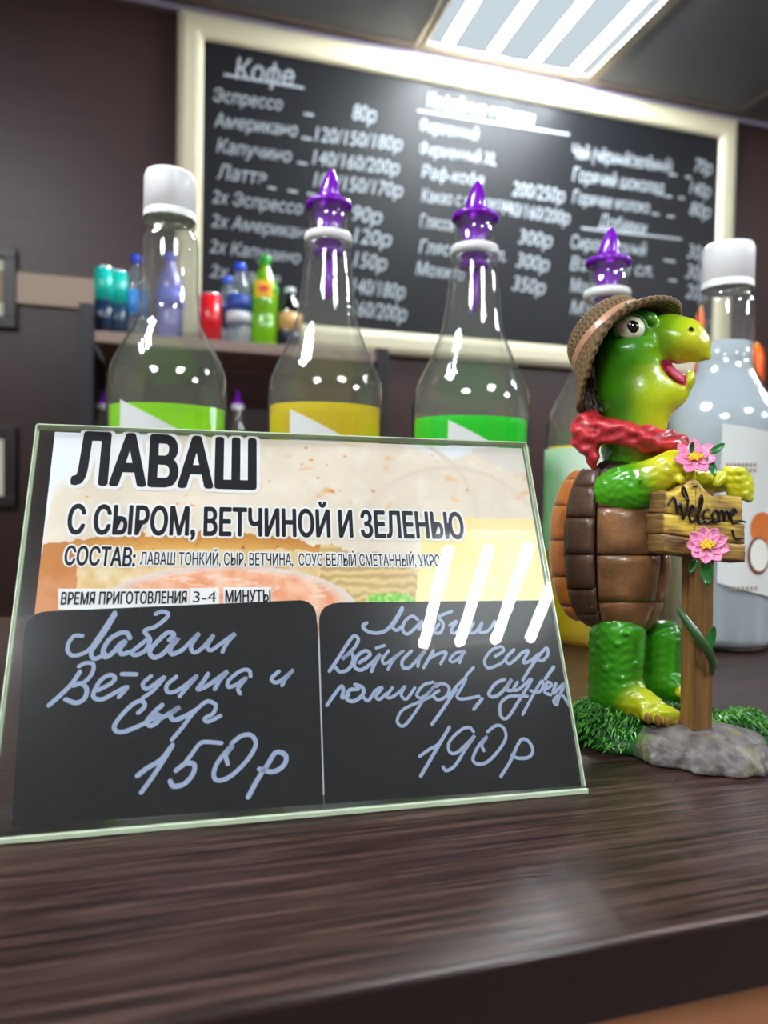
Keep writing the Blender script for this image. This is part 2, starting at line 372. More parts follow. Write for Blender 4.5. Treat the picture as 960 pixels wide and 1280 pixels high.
# ================================================================== DRINKS SHELF
SY0, SY1 = 1.80, WALL_Y-.042
sl = at_y(118, 413, SY0); sr = at_y(471, 434, SY0); SZ = sl[2]
m_shelf = mat('shelf_board', S(140, 118, 108), .5, var=.08, vscale=20, stretch=(1, 8, 8)); m_blk = mat('black_metal', S(26, 24, 30), .4)
sh = thing('shelf_unit', 'shelf unit with black uprights holding soft drinks below the chalkboard', 'shelf', (sl[0], SY1, 0))
SX0, SX1 = sl[0], sr[0]
def rel(p, o): return tuple(np.array(p)-np.array(o))
so = (SX0, SY1, 0)
for z in (SZ, SZ-.36, SZ-.74, SZ-1.14):
    box('shelf_board', rel((SX0, SY0, z-.026), so), rel((SX1, SY1, z), so), m_shelf, sh, .002)
for x in (SX0-.034, SX1):
    for y in (SY0-.004, SY1-.03):
        box('upright', rel((x, y, 0), so), rel((x+.032, y+.03, SZ+.062 if x < SX0 else SZ+.01), so), m_blk, sh, .002)
    box('side_panel', rel((x+.008, SY0+.026, 0), so), rel((x+.024, SY1-.03, SZ-.026), so), m_blk, sh)
# ------------------------------------------------------------------ soft drinks on the shelf
def spot(x, y=SY0+.07): p = at_y(x, 405, y); return (p[0], y, SZ)
K = (SY0+.07)/rayv(250, 400)[1]/FPX
def band(t, r, z0, z1, m, name='label_band'): lathe(name, [(r, z0), (r+.0006, z0), (r+.0006, z1), (r, z1)], m, t, 28)
def can(x, h, r, cols, label, y=SY0+.07, grp=None):
    t = thing('drink_can', label, 'can', spot(x, y), grp)
    lathe('can_body', [(0, .002), (r*.72, 0), (r*.8, .004), (r, .012), (r, h-.014), (r*.82, h-.004), (r*.84, h), (r*.78, h), (r*.76, h-.004), (0, h-.004)], mat('can_metal', S(190, 195, 200), .25, metal=.9), t, 28)
    for z0, z1, c in cols: band(t, r, z0*h, z1*h, mat('can_print', c, .3, coat=.3), t and 'printed_band')
    return t
def pet(x, h, r, capc, body, bands, label, y=SY0+.07, category='bottle', trans=False):
    t = thing('drink_bottle', label, category, spot(x, y))
    m = body
    lathe('bottle_body', [(0, .004), (r*.8, 0), (r, .01), (r, h*.3), (r*.93, h*.34), (r, h*.38), (r, h*.62), (r*.9, h*.7), (r*.55, h*.82), (r*.36, h*.88), (r*.34, h*.94)], m, t, 28)
    lathe('bottle_cap', [(r*.42, h*.915), (r*.44, h*.92), (r*.44, h*.99), (r*.38, h), (0, h)], mat('cap_plastic', capc, .35), t, 24)
    for z0, z1, c in bands: band(t, r, z0*h, z1*h, mat('label_print', c, .4), 'printed_band')
    return t
teal = S(20, 175, 160); navy = S(20, 40, 70); silv = S(150, 165, 175)
hh = 84*K
can(129.5, hh, .0215, [(.5, .96, teal), (.06, .5, navy)], 'slim teal and navy can, leftmost on the shelf')
can(147.5, hh*.99, .0215, [(.5, .96, teal), (.06, .5, S(30, 55, 80))], 'slim teal and navy can second from left on the shelf', SY0+.09)
m_water = clear('water_pet', (.78, .84, .9), haze=.18, hcol=(.75, .82, .9))
pet(170, 108*K, .033, S(30, 60, 200), m_water, [(.30, .58, S(60, 130, 205))], 'clear water bottle with blue label and blue cap behind the teal cans', SY0+.12)
pet(212, 112*K, .034, S(60, 70, 190), mat('lilac_drink', S(110, 105, 175), .25, coat=.4), [(.38, .6, S(95, 100, 190))], 'lilac drink bottle seen through the neck of the lime syrup bottle', SY0+.10)
can(263, 62*K, .0275, [(.05, .95, S(205, 25, 35))], 'red drink can between the water bottles and syrup bottle', SY0+.06)
pet(284, 96*K, .031, S(40, 90, 215), m_water, [(.33, .6, S(70, 100, 180))], 'clear water bottle with sky blue cap right of the red can', SY0+.14)
pet(299, 104*K, .034, S(20, 70, 210), m_water, [(.28, .40, S(200, 205, 210)), (.42, .60, S(40, 70, 150))], 'clear water bottle with dark blue label beside the green tea bottle', SY0+.07)
m_gt = mat('green_tea', S(120, 185, 20), .15, trans=.25, coat=.6)
t = pet(330, 117*K, .035, S(20, 150, 40), m_gt, [(.60, .66, S(40, 160, 50))], 'green tea bottle with yellow and red oval label on the shelf', SY0+.07)
lathe('oval_label', [(.0352, .125), (.0358, .127), (.0358, .165), (.0352, .167)], mat('tea_label', S(240, 180, 20), .4), t, 16, a0=math.radians(-140), a1=math.radians(-60))
lathe('label_badge', [(.0360, .138), (.0363, .139), (.0363, .154), (.0360, .155)], mat('tea_badge', S(215, 60, 30), .4), t, 12, a0=math.radians(-120), a1=math.radians(-80))
pet(362, 80*K, .031, S(200, 205, 210), mat('cola_glass', S(18, 14, 16), .12, coat=.6), [(.30, .58, S(190, 150, 90)), (.08, .28, S(25, 30, 50))], 'black bottle with a gold label right of the green tea bottle', SY0+.07)
# bar tools on the lower shelf: small bottles with purple spouts
m_purple = mat('purple_plastic', S(140, 25, 205), .22, coat=.5, trans=.25); m_white = mat('white_plastic', S(228, 226, 232), .4)
m_pet = clear('clear_pet', (.93, .94, .92), haze=.055, hcol=(.85, .86, .82), boost=1.9)
for px_, lab in ((129, 'small clear bottle with purple spout on lower shelf, left of the lime syrup bottle'), (297, 'small clear bottle with purple spout on lower shelf, right of the lime syrup bottle')):
    p = at_y(px_, 520, SY0+.09); zz = SZ-.36; top = at_y(px_, 488, SY0+.09)[2]-zz
    t = thing('spout_bottle', lab, 'bottle', (p[0], SY0+.09, zz))
    lathe('bottle_body', [(0, .002), (.032, 0), (.034, .01), (.034, top*.5), (.013, top*.72), (.012, top*.82)], m_pet, t, 24)
    lathe('neck_ring', [(.013, top*.80), (.016, top*.81), (.016, top*.84), (.013, top*.85)], m_white, t, 20)
    lathe('pour_spout', [(0, top*.84), (.014, top*.84), (.014, top*.88), (.006, top*.89), (.002, top), (0, top)], m_purple, t, 20)
# orange squeeze bottles on a wall shelf at the right
q = at_y(955, 500, SY0+.12); q0 = at_y(845, 500, SY0+.12)
rs = thing('wall_shelf', 'dark wall shelf at the right behind the coconut syrup bottle', 'shelf', (q[0], WALL_Y, q[2]))
box('shelf_board', (-.36, -.33, -.02), (.5, 0, 0), m_blk, rs, .002); box('bracket', (-.2, -.25, -.14), (-.18, 0, -.02), m_blk, rs); box('bracket', (.25, -.25, -.14), (.27, 0, -.02), m_blk, rs)
m_or = mat('orange_plastic', S(245, 95, 15), .35)
def squeeze(x, ytop, r, label):
    p = at_y(x, 500, SY0+.12); top = at_y(x, ytop, SY0+.12)[2]-q[2]
    t = thing('squeeze_bottle', label, 'bottle', (p[0], SY0+.12, q[2]))
    lathe('bottle_body', [(0, .001), (r*.9, 0), (r, .006), (r, top*.75), (r*.7, top*.9), (r*.4, top*.93)], m_or, t, 28)
    lathe('nozzle', [(r*.5, top*.92), (r*.45, top*.95), (r*.2, top), (0, top)], mat('pale_orange', S(235, 150, 70), .4), t, 20)
squeeze(941, 428, .030, 'orange squeeze bottle right of the coconut syrup bottle neck')
squeeze(872, 382, .014, 'slim orange bottle showing behind the turtle beak')
# ================================================================== COUNTER
m_wood = bpy.data.materials.new('wenge_laminate'); m_wood.use_nodes = True; nt = m_wood.node_tree; b = nt.nodes['Principled BSDF']
tc = nd(nt, 'ShaderNodeTexCoord')
def grain(scale, sx, sy, det=8, rough=.6, dist=0):
    mp = nd(nt, 'ShaderNodeMapping'); mp.inputs['Scale'].default_value = (sx, sy, 20); nt.links.new(tc.outputs['Object'], mp.inputs['Vector'])
    n = nd(nt, 'ShaderNodeTexNoise'); n.inputs['Scale'].default_value = scale; n.inputs['Detail'].default_value = det; n.inputs['Roughness'].default_value = rough; n.inputs['Distortion'].default_value = dist
    nt.links.new(mp.outputs['Vector'], n.inputs['Vector']); return n
g1 = grain(10, 1.6, 75, 6, .65, .2); g2 = grain(3, 4.2, 105, 5, .6, .4)
mx = nd(nt, 'ShaderNodeMath', operation='MULTIPLY_ADD'); nt.links.new(g2.outputs['Fac'], mx.inputs[0]); mx.inputs[1].default_value = .55
ad = nd(nt, 'ShaderNodeMath', operation='MULTIPLY'); nt.links.new(g1.outputs['Fac'], ad.inputs[0]); ad.inputs[1].default_value = .62
nt.links.new(ad.outputs[0], mx.inputs[2])
cr = nd(nt, 'ShaderNodeValToRGB'); e = cr.color_ramp.elements
e[0].position = .45; e[0].color = (*S(20, 11, 10), 1); e[1].position = .72; e[1].color = (*S(84, 61, 55), 1)
x_ = e.new(.56); x_.color = (*S(46, 29, 26), 1)
nt.links.new(mx.outputs[0], cr.inputs[0]); nt.links.new(cr.outputs[0], b.inputs['Base Color'])
b.inputs['Roughness'].default_value = .29; b.inputs['Specular IOR Level'].default_value = .5
bp = nd(nt, 'ShaderNodeBump'); bp.inputs['Strength'].default_value = .25; bp.inputs['Distance'].default_value = .0008
nt.links.new(g1.outputs['Fac'], bp.inputs['Height']); nt.links.new(bp.outputs['Normal'], b.inputs['Normal'])
CY0, CY1 = .1526, .66
counter = thing('counter', 'dark wenge wood bar counter that carries the menu stand and figurine', 'counter', (0, CY0, 0))
box('edge_band', (-1.6, 0, CT-.020), (2.2, .0016, CT-.0006), mat('dark_edge', S(34, 20, 20), .3, spec=.5, var=.1, vscale=60), counter, .0006)
box('countertop', (-1.6, .0016, CT-.020), (2.2, CY1-CY0, CT), m_wood, counter, .0018, segs=3)
m_cab = mat('cabinet_front', S(150, 98, 66), .5, var=.2, vscale=8, stretch=(1, 1, .3))
for k in range(6):
    x = -1.58+k*.63; box('front_panel', (x, .03, .08), (x+.626, .048, CT-.020), m_cab, counter)
box('plinth', (-1.55, .06, 0), (2.15, .10, .08), m_blk, counter); box('back_panel', (-1.58, CY1-CY0-.05, 0), (2.18, CY1-CY0-.03, CT-.02), m_cab, counter)
# ================================================================== SYRUP BOTTLES
m_ring = mat('white_ring', S(225, 224, 226), .4, coat=.2)
m_lab = mat('bottle_label', S(212, 214, 212), .45)
def liquid(name, c, trans=.6, es=0):
    m = mat(name, c, .04, trans=trans*.6, ior=1.15); nt = m.node_tree; b = nt.nodes['Principled BSDF']; t = nd(nt, 'ShaderNodeBsdfTranslucent'); t.inputs[0].default_value = (*c, 1)
    mx = nd(nt, 'ShaderNodeMixShader'); mx.inputs[0].default_value = .4; nt.links.new(b.outputs[0], mx.inputs[1]); nt.links.new(t.outputs[0], mx.inputs[2]); nt.links.new(mx.outputs[0], nt.nodes['Material Output'].inputs[0]); return m
PB = [(0, .006), (.030, .0), (.040, .003), (.0434, .012), (.0434, .170), (.0434, .184), (.0415, .197), (.037, .208), (.0305, .222), (.0255, .235), (.0225, .246), (.0205, .262), (.0185, .280), (.0168, .292), (.0168, .296), (.0178, .300), (.0165, .305), (.0140, .307), (.0140, .327), (.0146, .329)]
PA = [(0, .006), (.030, .0), (.040, .003), (.0434, .012), (.0434, .172), (.0434, .182), (.0420, .195), (.0385, .206), (.0320, .218), (.0262, .228), (.0226, .236), (.0213, .246), (.0210, .262), (.0208, .292), (.0195, .297), (.0172, .300), (.0172, .304), (.0185, .306), (.0185, .309), (.016, .311), (.016, .335)]
def inner(prof, level, off=.0022):
    out = []
    for i, (r, z) in enumerate(prof):
        if z > level and i > 3: 
            r0, z0 = prof[i-1]; t = (level-z0)/(z-z0); out.append((r0+(r-r0)*t-off, level)); break
        out.append((max(r-off, 0), z+off if i < 3 else z))
    out.append((0, level)); return out
def syrup(px_, py_, d, prof, hs, lvl, lcol, label, top, lab=None, rs=1.0, trans=.65, lmat=None, clearm=None):
    P = at_d(px_, py_, d); sc_ = lambda pr_: [(r*rs, z*hs) for r, z in pr_]
    t = thing('syrup_bottle', label, 'bottle', (P[0], P[1], CT), 'syrup bottles lined up on the counter')
    lathe('bottle_body', sc_(prof), clearm or m_pet, t, 72)
    lathe('syrup', sc_(inner(prof, lvl/hs)), lmat or liquid('syrup_'+top, lcol, trans), t, 72)
    A = math.atan2(-P[1], -P[0])       # angle of the side that faces the camera
    if top == 'cap':
        b_ = prof[-1][1]*hs
        pr_ = [(.0188, b_-.026), (.0188, b_-.0215), (.0180, b_-.021), (.0180, b_-.020), (.0186, b_-.0195), (.0184, b_+.004), (.0172, b_+.0075), (0, b_+.008)]
        o = lathe('screw_cap', [(r, z) for r, z in pr_], m_ring, t, 96)
        for v in o.data.vertices:
            k = v.index % 96; j = v.index//96
            if j in (4, 5) and k % 2: v.co.x *= .985; v.co.y *= .985
    else:
        H = .327*hs
        lathe('neck_ring', [(.0150, H-.026), (.0172, H-.025), (.0178, H-.022), (.0172, H-.019), (.0145, H-.018)], m_ring, t, 48, closed=True)
        sp = lathe('pour_spout', [(0, H-.034), (.0105, H-.034), (.0105, H-.030), (.0075, H-.028), (.0105, H-.025), (.0075, H-.022), (.0105, H-.018), (.0075, H-.014), (.0105, H-.008), (.0105, H), (.0168, H+.0005), (.0175, H+.0025), (.0168, H+.0045), (.0086, H+.005), (.0086, H+.010), (.0078, H+.017), (.0056, H+.024), (.0028, H+.0285), (0, H+.030)], m_purple, t, 48)
        for v in sp.data.vertices:      # the spout is pinched and leans, cut open on one side
            z = v.co.z-(H+.006)
            if z > 0: v.co.x *= (1-.25*min(z/.02, 1)); v.co.x += z*.06
        vs, fs = tube([(0, 0, H-.028), (0, 0, H-.058), (.0006, 0, H-.066)], [.0036, .0034, .0022], 12)
        meshv('inner_tube', vs, fs, m_purple, sp, True)
    if lab:
        a0, a1, fz1, fz0, m = lab; vs = []; fs = []; n = 30; rows = 14
        for i in range(n+1):
            u = i/n; a = A+math.radians(a0+(a1-a0)*u)
            zt, zb = fz1(u), fz0(u)
            for j in range(rows+1):
                z = zb+(zt-zb)*j/rows; vs.append(((.0434*rs+.0004)*math.cos(a), (.0434*rs+.0004)*math.sin(a), z))
        for i in range(n):
            for j in range(rows): k = i*(rows+1)+j; fs.append((k, k+1, k+rows+2, k+rows+1))
        o = meshv('paper_label', vs, fs, m, t, True)
    return t, P, A
def ztop(px_, py_, d): return at_d(px_, py_, d)[2]-CT
# angles: positive a runs toward image right when seen from the camera (counter-clockwise seen from above)
syrup(210, 500, .525, PA, 1.0, .171, S(170, 240, 10), 'lime green syrup bottle with white screw cap, leftmost of the row', 'cap', (-46, 75, lambda u: .173-.040*u-.01*u*u, lambda u: .03, m_lab))
syrup(406.5, 520, .531, PB, .985, .1745, S(248, 226, 0), 'golden yellow syrup bottle with purple pour spout, second from left', 'spout', (-34, 80, lambda u: .169-.036*u-.012*u*u, lambda u: .03, m_lab))
syrup(588, 520, .523, PB, .955, .1665, S(5, 240, 40), 'bright green syrup bottle with purple pour spout in the middle', 'spout', (-20, 85, lambda u: .163-.036*u-.012*u*u, lambda u: .03, m_lab))
m_mint = mat('mint_label', S(205, 222, 205), .5)
syrup(752, 600, .548, PB, .885, .150, S(255, 228, 0), 'yellow syrup bottle with purple spout standing behind the turtle figurine', 'spout', (-95, 60, lambda u: .148, lambda u: .072-.006*u, m_mint), trans=.15)
m_milk = mat('coconut_syrup_liquid', S(196, 206, 218), .12, trans=.12, ior=1.3, coat=.3)
bt, bP, bA = syrup(897, 700, .55, PA, .893, .232, None, 'cloudy white coconut syrup bottle with white cap, rightmost of the row', 'cap', (0, 100, lambda u: .167-.012*u, lambda u: .052-.018*u, m_lab), rs=.98, lmat=m_milk)
# flat print on the coconut label, on the bottle's curved face
Rl = .0434*.98+.0008
def onb(px_, py_):
    """point on the label cylinder seen at a pixel"""
    r = rayv(px_, py_); o = CAM-np.array([bP[0], bP[1], CT]); a = r[0]**2+r[1]**2; b_ = 2*(o[0]*r[0]+o[1]*r[1]); c = o[0]**2+o[1]**2-Rl**2
    D_ = b_*b_-4*a*c
    if D_ < 0: D_ = 0
    return o+r*((-b_-math.sqrt(D_))/(2*a))
def lab_print(name, loops_px, m, push=0.0):
    vs = [onb(*p) for p in loops_px]; c = sum(vs)/len(vs)
    c[:2] *= (Rl)/np.hypot(c[0], c[1]); vs = [v*np.array([1+push, 1+push, 1]) for v in vs]+[c*np.array([1+push, 1+push, 1])]
    n = len(loops_px); meshv(name, vs, [(i, (i+1) % n, n) for i in range(n)], m, bt)
def disc(cx, cy, rx, ry, rot=0, n=20):
    return [(cx+rx*math.cos(t)*math.cos(rot)-ry*math.sin(t)*math.sin(rot), cy+rx*math.cos(t)*math.sin(rot)+ry*math.sin(t)*math.cos(rot)) for t in [2*math.pi*i/n for i in range(n)]]
lab_print('coconut_print', disc(953, 661, 15, 21), mat('coconut_brown', S(205, 110, 40), .6))
lab_print('coconut_rim', disc(948, 695, 14, 24), mat('coconut_rim', S(120, 75, 50), .6), .002)
lab_print('coconut_flesh', disc(949, 694, 11.5, 20), mat('coconut_flesh', S(232, 230, 222), .6), .004)
m_ltx = mat('label_ink', S(160, 140, 128), .6)
for (x0, y0, x1, y1) in [(907+5*k, 579, 910.5+5*k, 583) for k in range(8)]+[(907+5*k, 586, 910.5+5*k, 590) for k in range(8)]+[(911+5.4*k, 733, 914+5.4*k, 738) for k in range(7)]:
    lab_print('small_print', [(x0, y0), (x1, y0), (x1, y1), (x0, y1)], m_ltx)
# ================================================================== ACRYLIC MENU STAND
SB = np.array([-.058127, .245326, CT]); sa, sl_ = -.0496046, .4312925; SW, SH = .20915, .15086
su = np.array([math.cos(sa), math.sin(sa), 0]); sback = np.array([-su[1], su[0], 0])
sv = sback*math.sin(sl_)+np.array([0, 0, 1])*math.cos(sl_); sn = np.cross(su, sv)      # sn faces the viewer
stand = thing('menu_stand', 'slanted clear acrylic menu stand with a printed flatbread menu and two black price cards', 'menu stand')
stand.matrix_world = Matrix(((su[0], sv[0], sn[0], SB[0]), (su[1], sv[1], sn[1], SB[1]), (su[2], sv[2], sn[2], SB[2]+.0006), (0, 0, 0, 1)))
def suv(x, y, off=0.0):
    r = rayv(x, y); o = SB+sn*off; t = ((o-CAM)@sn)/(r@sn); P = CAM+r*t-SB; return np.array([P@su, P@sv])
m_acr = clear('acrylic', (.97, .985, .97), ior=1.49, rough=.004, haze=.004, hcol=(.8, .85, .9))
m_acre = mat('acrylic_edge', S(214, 228, 200), .15, trans=.35, ior=1.3)
# front sheet, back sheet, foot
m_acf = clear('acrylic_front', tint=(.98, .985, .98), glow=.005, ior=1.49, rough=.004, haze=.004)
box('front_sheet', (0, .0015, -.0018), (SW, SH, 0), m_acf, stand, .0003)
box('back_sheet', (0, .0015, -.0048), (SW, SH, -.003), m_acr, stand, .0003)
for n_, lo, hi in (('polished_edge', (0, SH, -.0048), (SW, SH+.0005, 0)), ('polished_edge', (-.0005, .0015, -.0048), (0, SH, -.0030)), ('polished_edge', (-.0005, .0015, -.0018), (0, SH, 0)),
                   ('polished_edge', (SW, .0015, -.0018), (SW+.0005, SH, 0)), ('polished_edge', (SW, .0015, -.0048), (SW+.0005, SH, -.003))):
    box(n_, lo, hi, m_acre, stand)
# foot sheet lies on the counter behind the front sheet; built in the stand's frame
iv = np.array([su, sv, sn])
def loc_(P): return tuple(iv@(np.array(P)-SB))
def prism(name, quad, th, m):
    vs = [loc_(p) for p in quad]+[loc_(np.array(p)+np.array([0, 0, th])) for p in quad]
    return meshv(name, vs, [(3, 2, 1, 0), (4, 5, 6, 7), (0, 1, 5, 4), (1, 2, 6, 5), (2, 3, 7, 6), (3, 0, 4, 7)], m, stand)
q = [SB, SB+su*SW, SB+su*SW+sback*.062, SB+sback*.062]
prism('foot_sheet', [p-sback*.0008 for p in q[:2]]+q[2:], .002, m_acr)
prism('polished_edge', [SB-sback*.0022, SB+su*SW-sback*.0022, SB+su*SW-sback*.0008, SB-sback*.0008], .0015, m_acre)
prism('rear_strut', [SB+sback*.0605, SB+su*SW+sback*.0605, SB+su*SW+sback*.0625, SB+sback*.0625], .010, m_acr)
# ---- printed sheet (vertex-painted print: flatbread, cheese, ham)
ZP = -.0026; U0, U1, V0, V1 = .0062, SW-.0012, .006, SH-.0016
nx_, ny_ = 400, 280
def fbm(x, y, s, seed=0, oc=3):
    v = 0; a = 1; t = 0
    for k in range(oc): v += a*noise.noise((x*s+seed, y*s-seed, seed*.7)); t += a; a *= .5; s *= 2
    return v/t
vs = []; cols = []
def lerp(a, b, t): t = min(max(t, 0), 1); return tuple(a[i]*(1-t)+b[i]*t for i in range(3))
Mst = np.array([su, sv, sn]).T
WHT, LAV, CRM, TAN = (236, 238, 246), (214, 218, 234), (238, 222, 204), (228, 196, 160)
def paint(x, y):
    n1 = fbm(x, y, .012, 3); n2 = fbm(x, y, .05, 7); n3 = fbm(x, y*1.0, .2, 11)
    lm = 80-(y-545)*.19        # inner end of the white sheet margin
    if x < lm: return WHT
    c = lerp(CRM, (224, 208, 190), .5+n1*1.4); c = lerp(c, (250, 240, 228), max(0, n2)*.8)
    # toasted spots
    s = fbm(x*.8, y*1.5, .045, 23, 2)
    if s > .36 and y < 662: c = lerp(c, (236, 176, 120), (s-.36)*4)
    s = fbm(x, y*1.4, .09, 41, 2)
    if s > .46 and y < 662: c = lerp(c, (226, 140, 76), (s-.46)*5)
    # lavender table beyond the flatbread, upper left and upper right
    d = math.hypot((x-330)/290, (y-690)/150)
    if x < 200 and d > 1: c = lerp(c, WHT, (d-1)*14)
    dr = y-(545+26*math.exp(-((x-560)/48.)**2)*1.0+ (8 if x > 440 else 0)*0)
    if x > 430 and dr < 8: c = lerp(WHT, c, max(0, dr)/8)
    if x > 590 and y < 600-(655-x)*.5: c = lerp(c, (214, 210, 206), .6)
    for cx, cy, r_ in ((470, 660, 128), (560, 700, 125)):       # rolled edges of the flatbread
        q_ = abs(math.hypot(x-cx, (y-cy)*1.1)-r_)
        if q_ < 5 and y < 650 and x > 430: c = lerp((222, 206, 190), c, q_/5)
    # lower picture: browned wrap, filling, ham
    arc = 668+18*((x-230)/190)**2+2*n2*6
    if y > arc and x < 530:
        k = (y-arc)
        c = lerp((196, 128, 44), (232, 178, 92), k/24+n2*.6) if k < 30 else (226, 190, 140)
        if n3 > .28 and k < 26: c = lerp(c, (110, 60, 24), (n3-.28)*3)
        if x > 96 and y > 690-(x-96)*.01 and k > 12: c = lerp((240, 224, 196), (222, 178, 112), .5+n2)
        hx = math.hypot((x-285)/160, (y-762)/54)
        if hx < 1: c = lerp((236, 150, 108), (248, 208, 184), .45+n2*1.2+ (.5 if abs(fbm(x*.3, y*2, .05, 5)) < .05 else 0)); c = lerp((226, 214, 214), c, (1-hx)*6)
        if x < 96: c = lerp((198, 122, 48), (212, 140, 90), (y-700)/50+n2); 
        if x > 400 and hx > 1: c = lerp((226, 200, 140), (196, 160, 104), .5+.5*math.sin(y*.55+n2*5)+n1)
        if x > 420 and 688 < y < 702: c = lerp(c, (188, 160, 120), .6)
        lx = math.hypot((x-487)/30, (y-752)/10+n3*.6)
        if lx < 1: c = lerp((110, 190, 60), (190, 226, 120), .5+n3*2)
    # cheese
    if x > 528+(y-652)*-.08+n2*4 and y > 648+n2*3+(x-528)*.03:
        c = lerp((240, 224, 150), (246, 236, 184), .5+n1*1.5+n2*.4)
        if y < 664: c = lerp((246, 214, 140), c, .3)
    return c
for j in range(ny_+1):
    for i in range(nx_+1):
        u_, v_ = U0+(U1-U0)*i/nx_, V0+(V1-V0)*j/ny_
        P = SB+su*u_+sv*v_+sn*ZP-CAM; d = P@F; x, y = 480+FPX*(P@R)/d, 640-FPX*(P@U)/d
        vs.append((u_, v_, ZP)); c = paint(x, y) if y < 800 else WHT; cols.append(S(*[min(max(k, 0), 255) for k in c]))
fs = [(j*(nx_+1)+i, j*(nx_+1)+i+1, (j+1)*(nx_+1)+i+1, (j+1)*(nx_+1)+i) for j in range(ny_) for i in range(nx_)]
m_print = mat('printed_paper', (1, 1, 1), .6, attr=True)
meshv('printed_sheet', vs, fs, m_print, stand, cols=cols)
# ---- printed lettering
m_ink = mat('print_ink', S(8, 9, 20), .6, spec=.25); m_halo = mat('halo_white', S(238, 236, 238), .6)
def sign_text(s, x0, y0, x1, y1, cap_, bold=.02, halo=.05, hw=True, nm='lettering'):
    a, b = suv(x0, y0, ZP), suv(x1, y1, ZP); c = np.linalg.norm(suv(x0, y0-cap_, ZP)-a)
    if halo:
        q, fs = flat_text(s, a, b, c, bold, grow=halo); meshv('lettering_halo', [(v[0], v[1], ZP+.00012+v[2]) for v in q], fs, m_halo, stand)
    q, fs = flat_text(s, a, b, c, bold); meshv(nm, [(v[0], v[1], ZP+.00022+v[2]) for v in q], fs, m_ink, stand)
sign_text('ЛАВАШ', 91, 606, 318, 612, 63, .03, .05)
sign_text('С СЫРОМ, ВЕТЧИНОЙ И ЗЕЛЕНЬЮ', 84, 669, 580, 675, 36, .022, .055)
sign_text('СОСТАВ:', 80, 708, 168, 710, 23.5, .02, .06)
sign_text('ЛАВАШ ТОНКИЙ, СЫР, ВЕТЧИНА,  СОУС БЕЛЫЙ СМЕТАННЫЙ, УКРОП.', 175, 708, 560, 710, 16, .008, .08)
def halo_box(x0, y0, x1, y1):
    meshv('lettering_halo', [(*suv(*p, ZP), ZP+.0001) for p in ((x0, y1), (x1, y1), (x1, y0), (x0, y0))], [(0, 1, 2, 3)], m_halo, stand)
halo_box(73, 738, 236, 764); halo_box(237, 737, 274, 764); halo_box(279, 736, 339, 764)
sign_text('ВРЕМЯ ПРИГОТОВЛЕНИЯ', 76, 758, 233, 756, 15.5, .018, 0)
sign_text('3-4', 241, 755, 270, 755, 14.5, 0, 0)
sign_text('МИНУТЫ', 282, 755, 338, 754, 15, .018, 0)
# ---- black chalk-film price cards in the pocket
ZC = -.0022
m_card = mat('black_card', S(10, 10, 14), .45, spec=.4, var=.5, vscale=1400, bump=.7, bscale=2600)
def card(pts, label):
    n = len(pts); P2 = [suv(*p, ZC) for p in pts]
    vs = [(p[0], p[1], ZC) for p in P2]+[(p[0], p[1], ZC-.0003) for p in P2]
    fs = [tuple(range(n))[::-1], tuple(range(n, 2*n))]+[(i, (i+1) % n, n+(i+1) % n, n+i) for i in range(n)]
    o = meshv('price_card', vs, fs, m_card, stand); o['label'] = label
    bm = bmesh.new(); bm.from_mesh(o.data); bmesh.ops.recalc_face_normals(bm, faces=bm.faces); bmesh.ops.triangulate(bm, faces=[f for f in bm.faces if len(f.verts) > 4]); bm.to_mesh(o.data); bm.free()
def corner(c, a, b, n=6): # quadratic rounding
    a, b, c = map(np.array, (a, b, c)); return [tuple((1-t)**2*a+2*t*(1-t)*c+t*t*b) for t in [k/n for k in range(n+1)]]
card([(14, 1036), (404, 1007), (397, 785)]+corner((396, 753), (396, 778), (375, 752))+corner((31, 768), (60, 766), (30, 795)), 'left black card with white handwritten price 150')
card([(406, 1007), (727, 984), (697, 775)]+corner((691, 753), (695, 765), (682, 752))+corner((397, 756), (425, 755), (399, 782)), 'right black card with white handwritten price 190')
m_marker = mat('white_marker', S(150, 162, 192), .55, var=.12, vscale=1500)
def stroke(org, scale, pts, w=5.2):
    P = cat([(org[0]+p[0]/scale, org[1]+p[1]/scale) for p in pts], 7)
    Q = [suv(p[0], p[1], ZC) for p in P]; wv = w*.5*np.linalg.norm(suv(400, 900, ZC)-suv(401, 900, ZC))*(1-.22*(rng.random()-.3)); vs = []; fs = []; z = ZC+.00012+rng.random()*.00006
    for i, q_ in enumerate(Q):
        d = Q[min(i+1, len(Q)-1)]-Q[max(i-1, 0)]; d = d/(np.linalg.norm(d)+1e-9); n_ = np.array([-d[1], d[0]])*wv
        if i == 0:
            e = q_-d*wv*.8; vs += [(e[0]+n_[0]*.5, e[1]+n_[1]*.5, z), (e[0]-n_[0]*.5, e[1]-n_[1]*.5, z)]
        vs += [(q_[0]+n_[0], q_[1]+n_[1], z), (q_[0]-n_[0], q_[1]-n_[1], z)]
        if i == len(Q)-1:
            e = q_+d*wv*.8; vs += [(e[0]+n_[0]*.5, e[1]+n_[1]*.5, z), (e[0]-n_[0]*.5, e[1]-n_[1]*.5, z)]
    for i in range(len(vs)//2-1): fs.append((2*i, 2*i+1, 2*i+3, 2*i+2))
    meshv('handwriting', vs, fs, m_marker, stand)
A_, B_, C_, D_, E_, F_ = ((50, 750), 6), ((180, 750), 4.8), ((160, 900), 4.571), ((400, 750), 5.647), ((560, 750), 5.647), ((510, 890), 5.647)
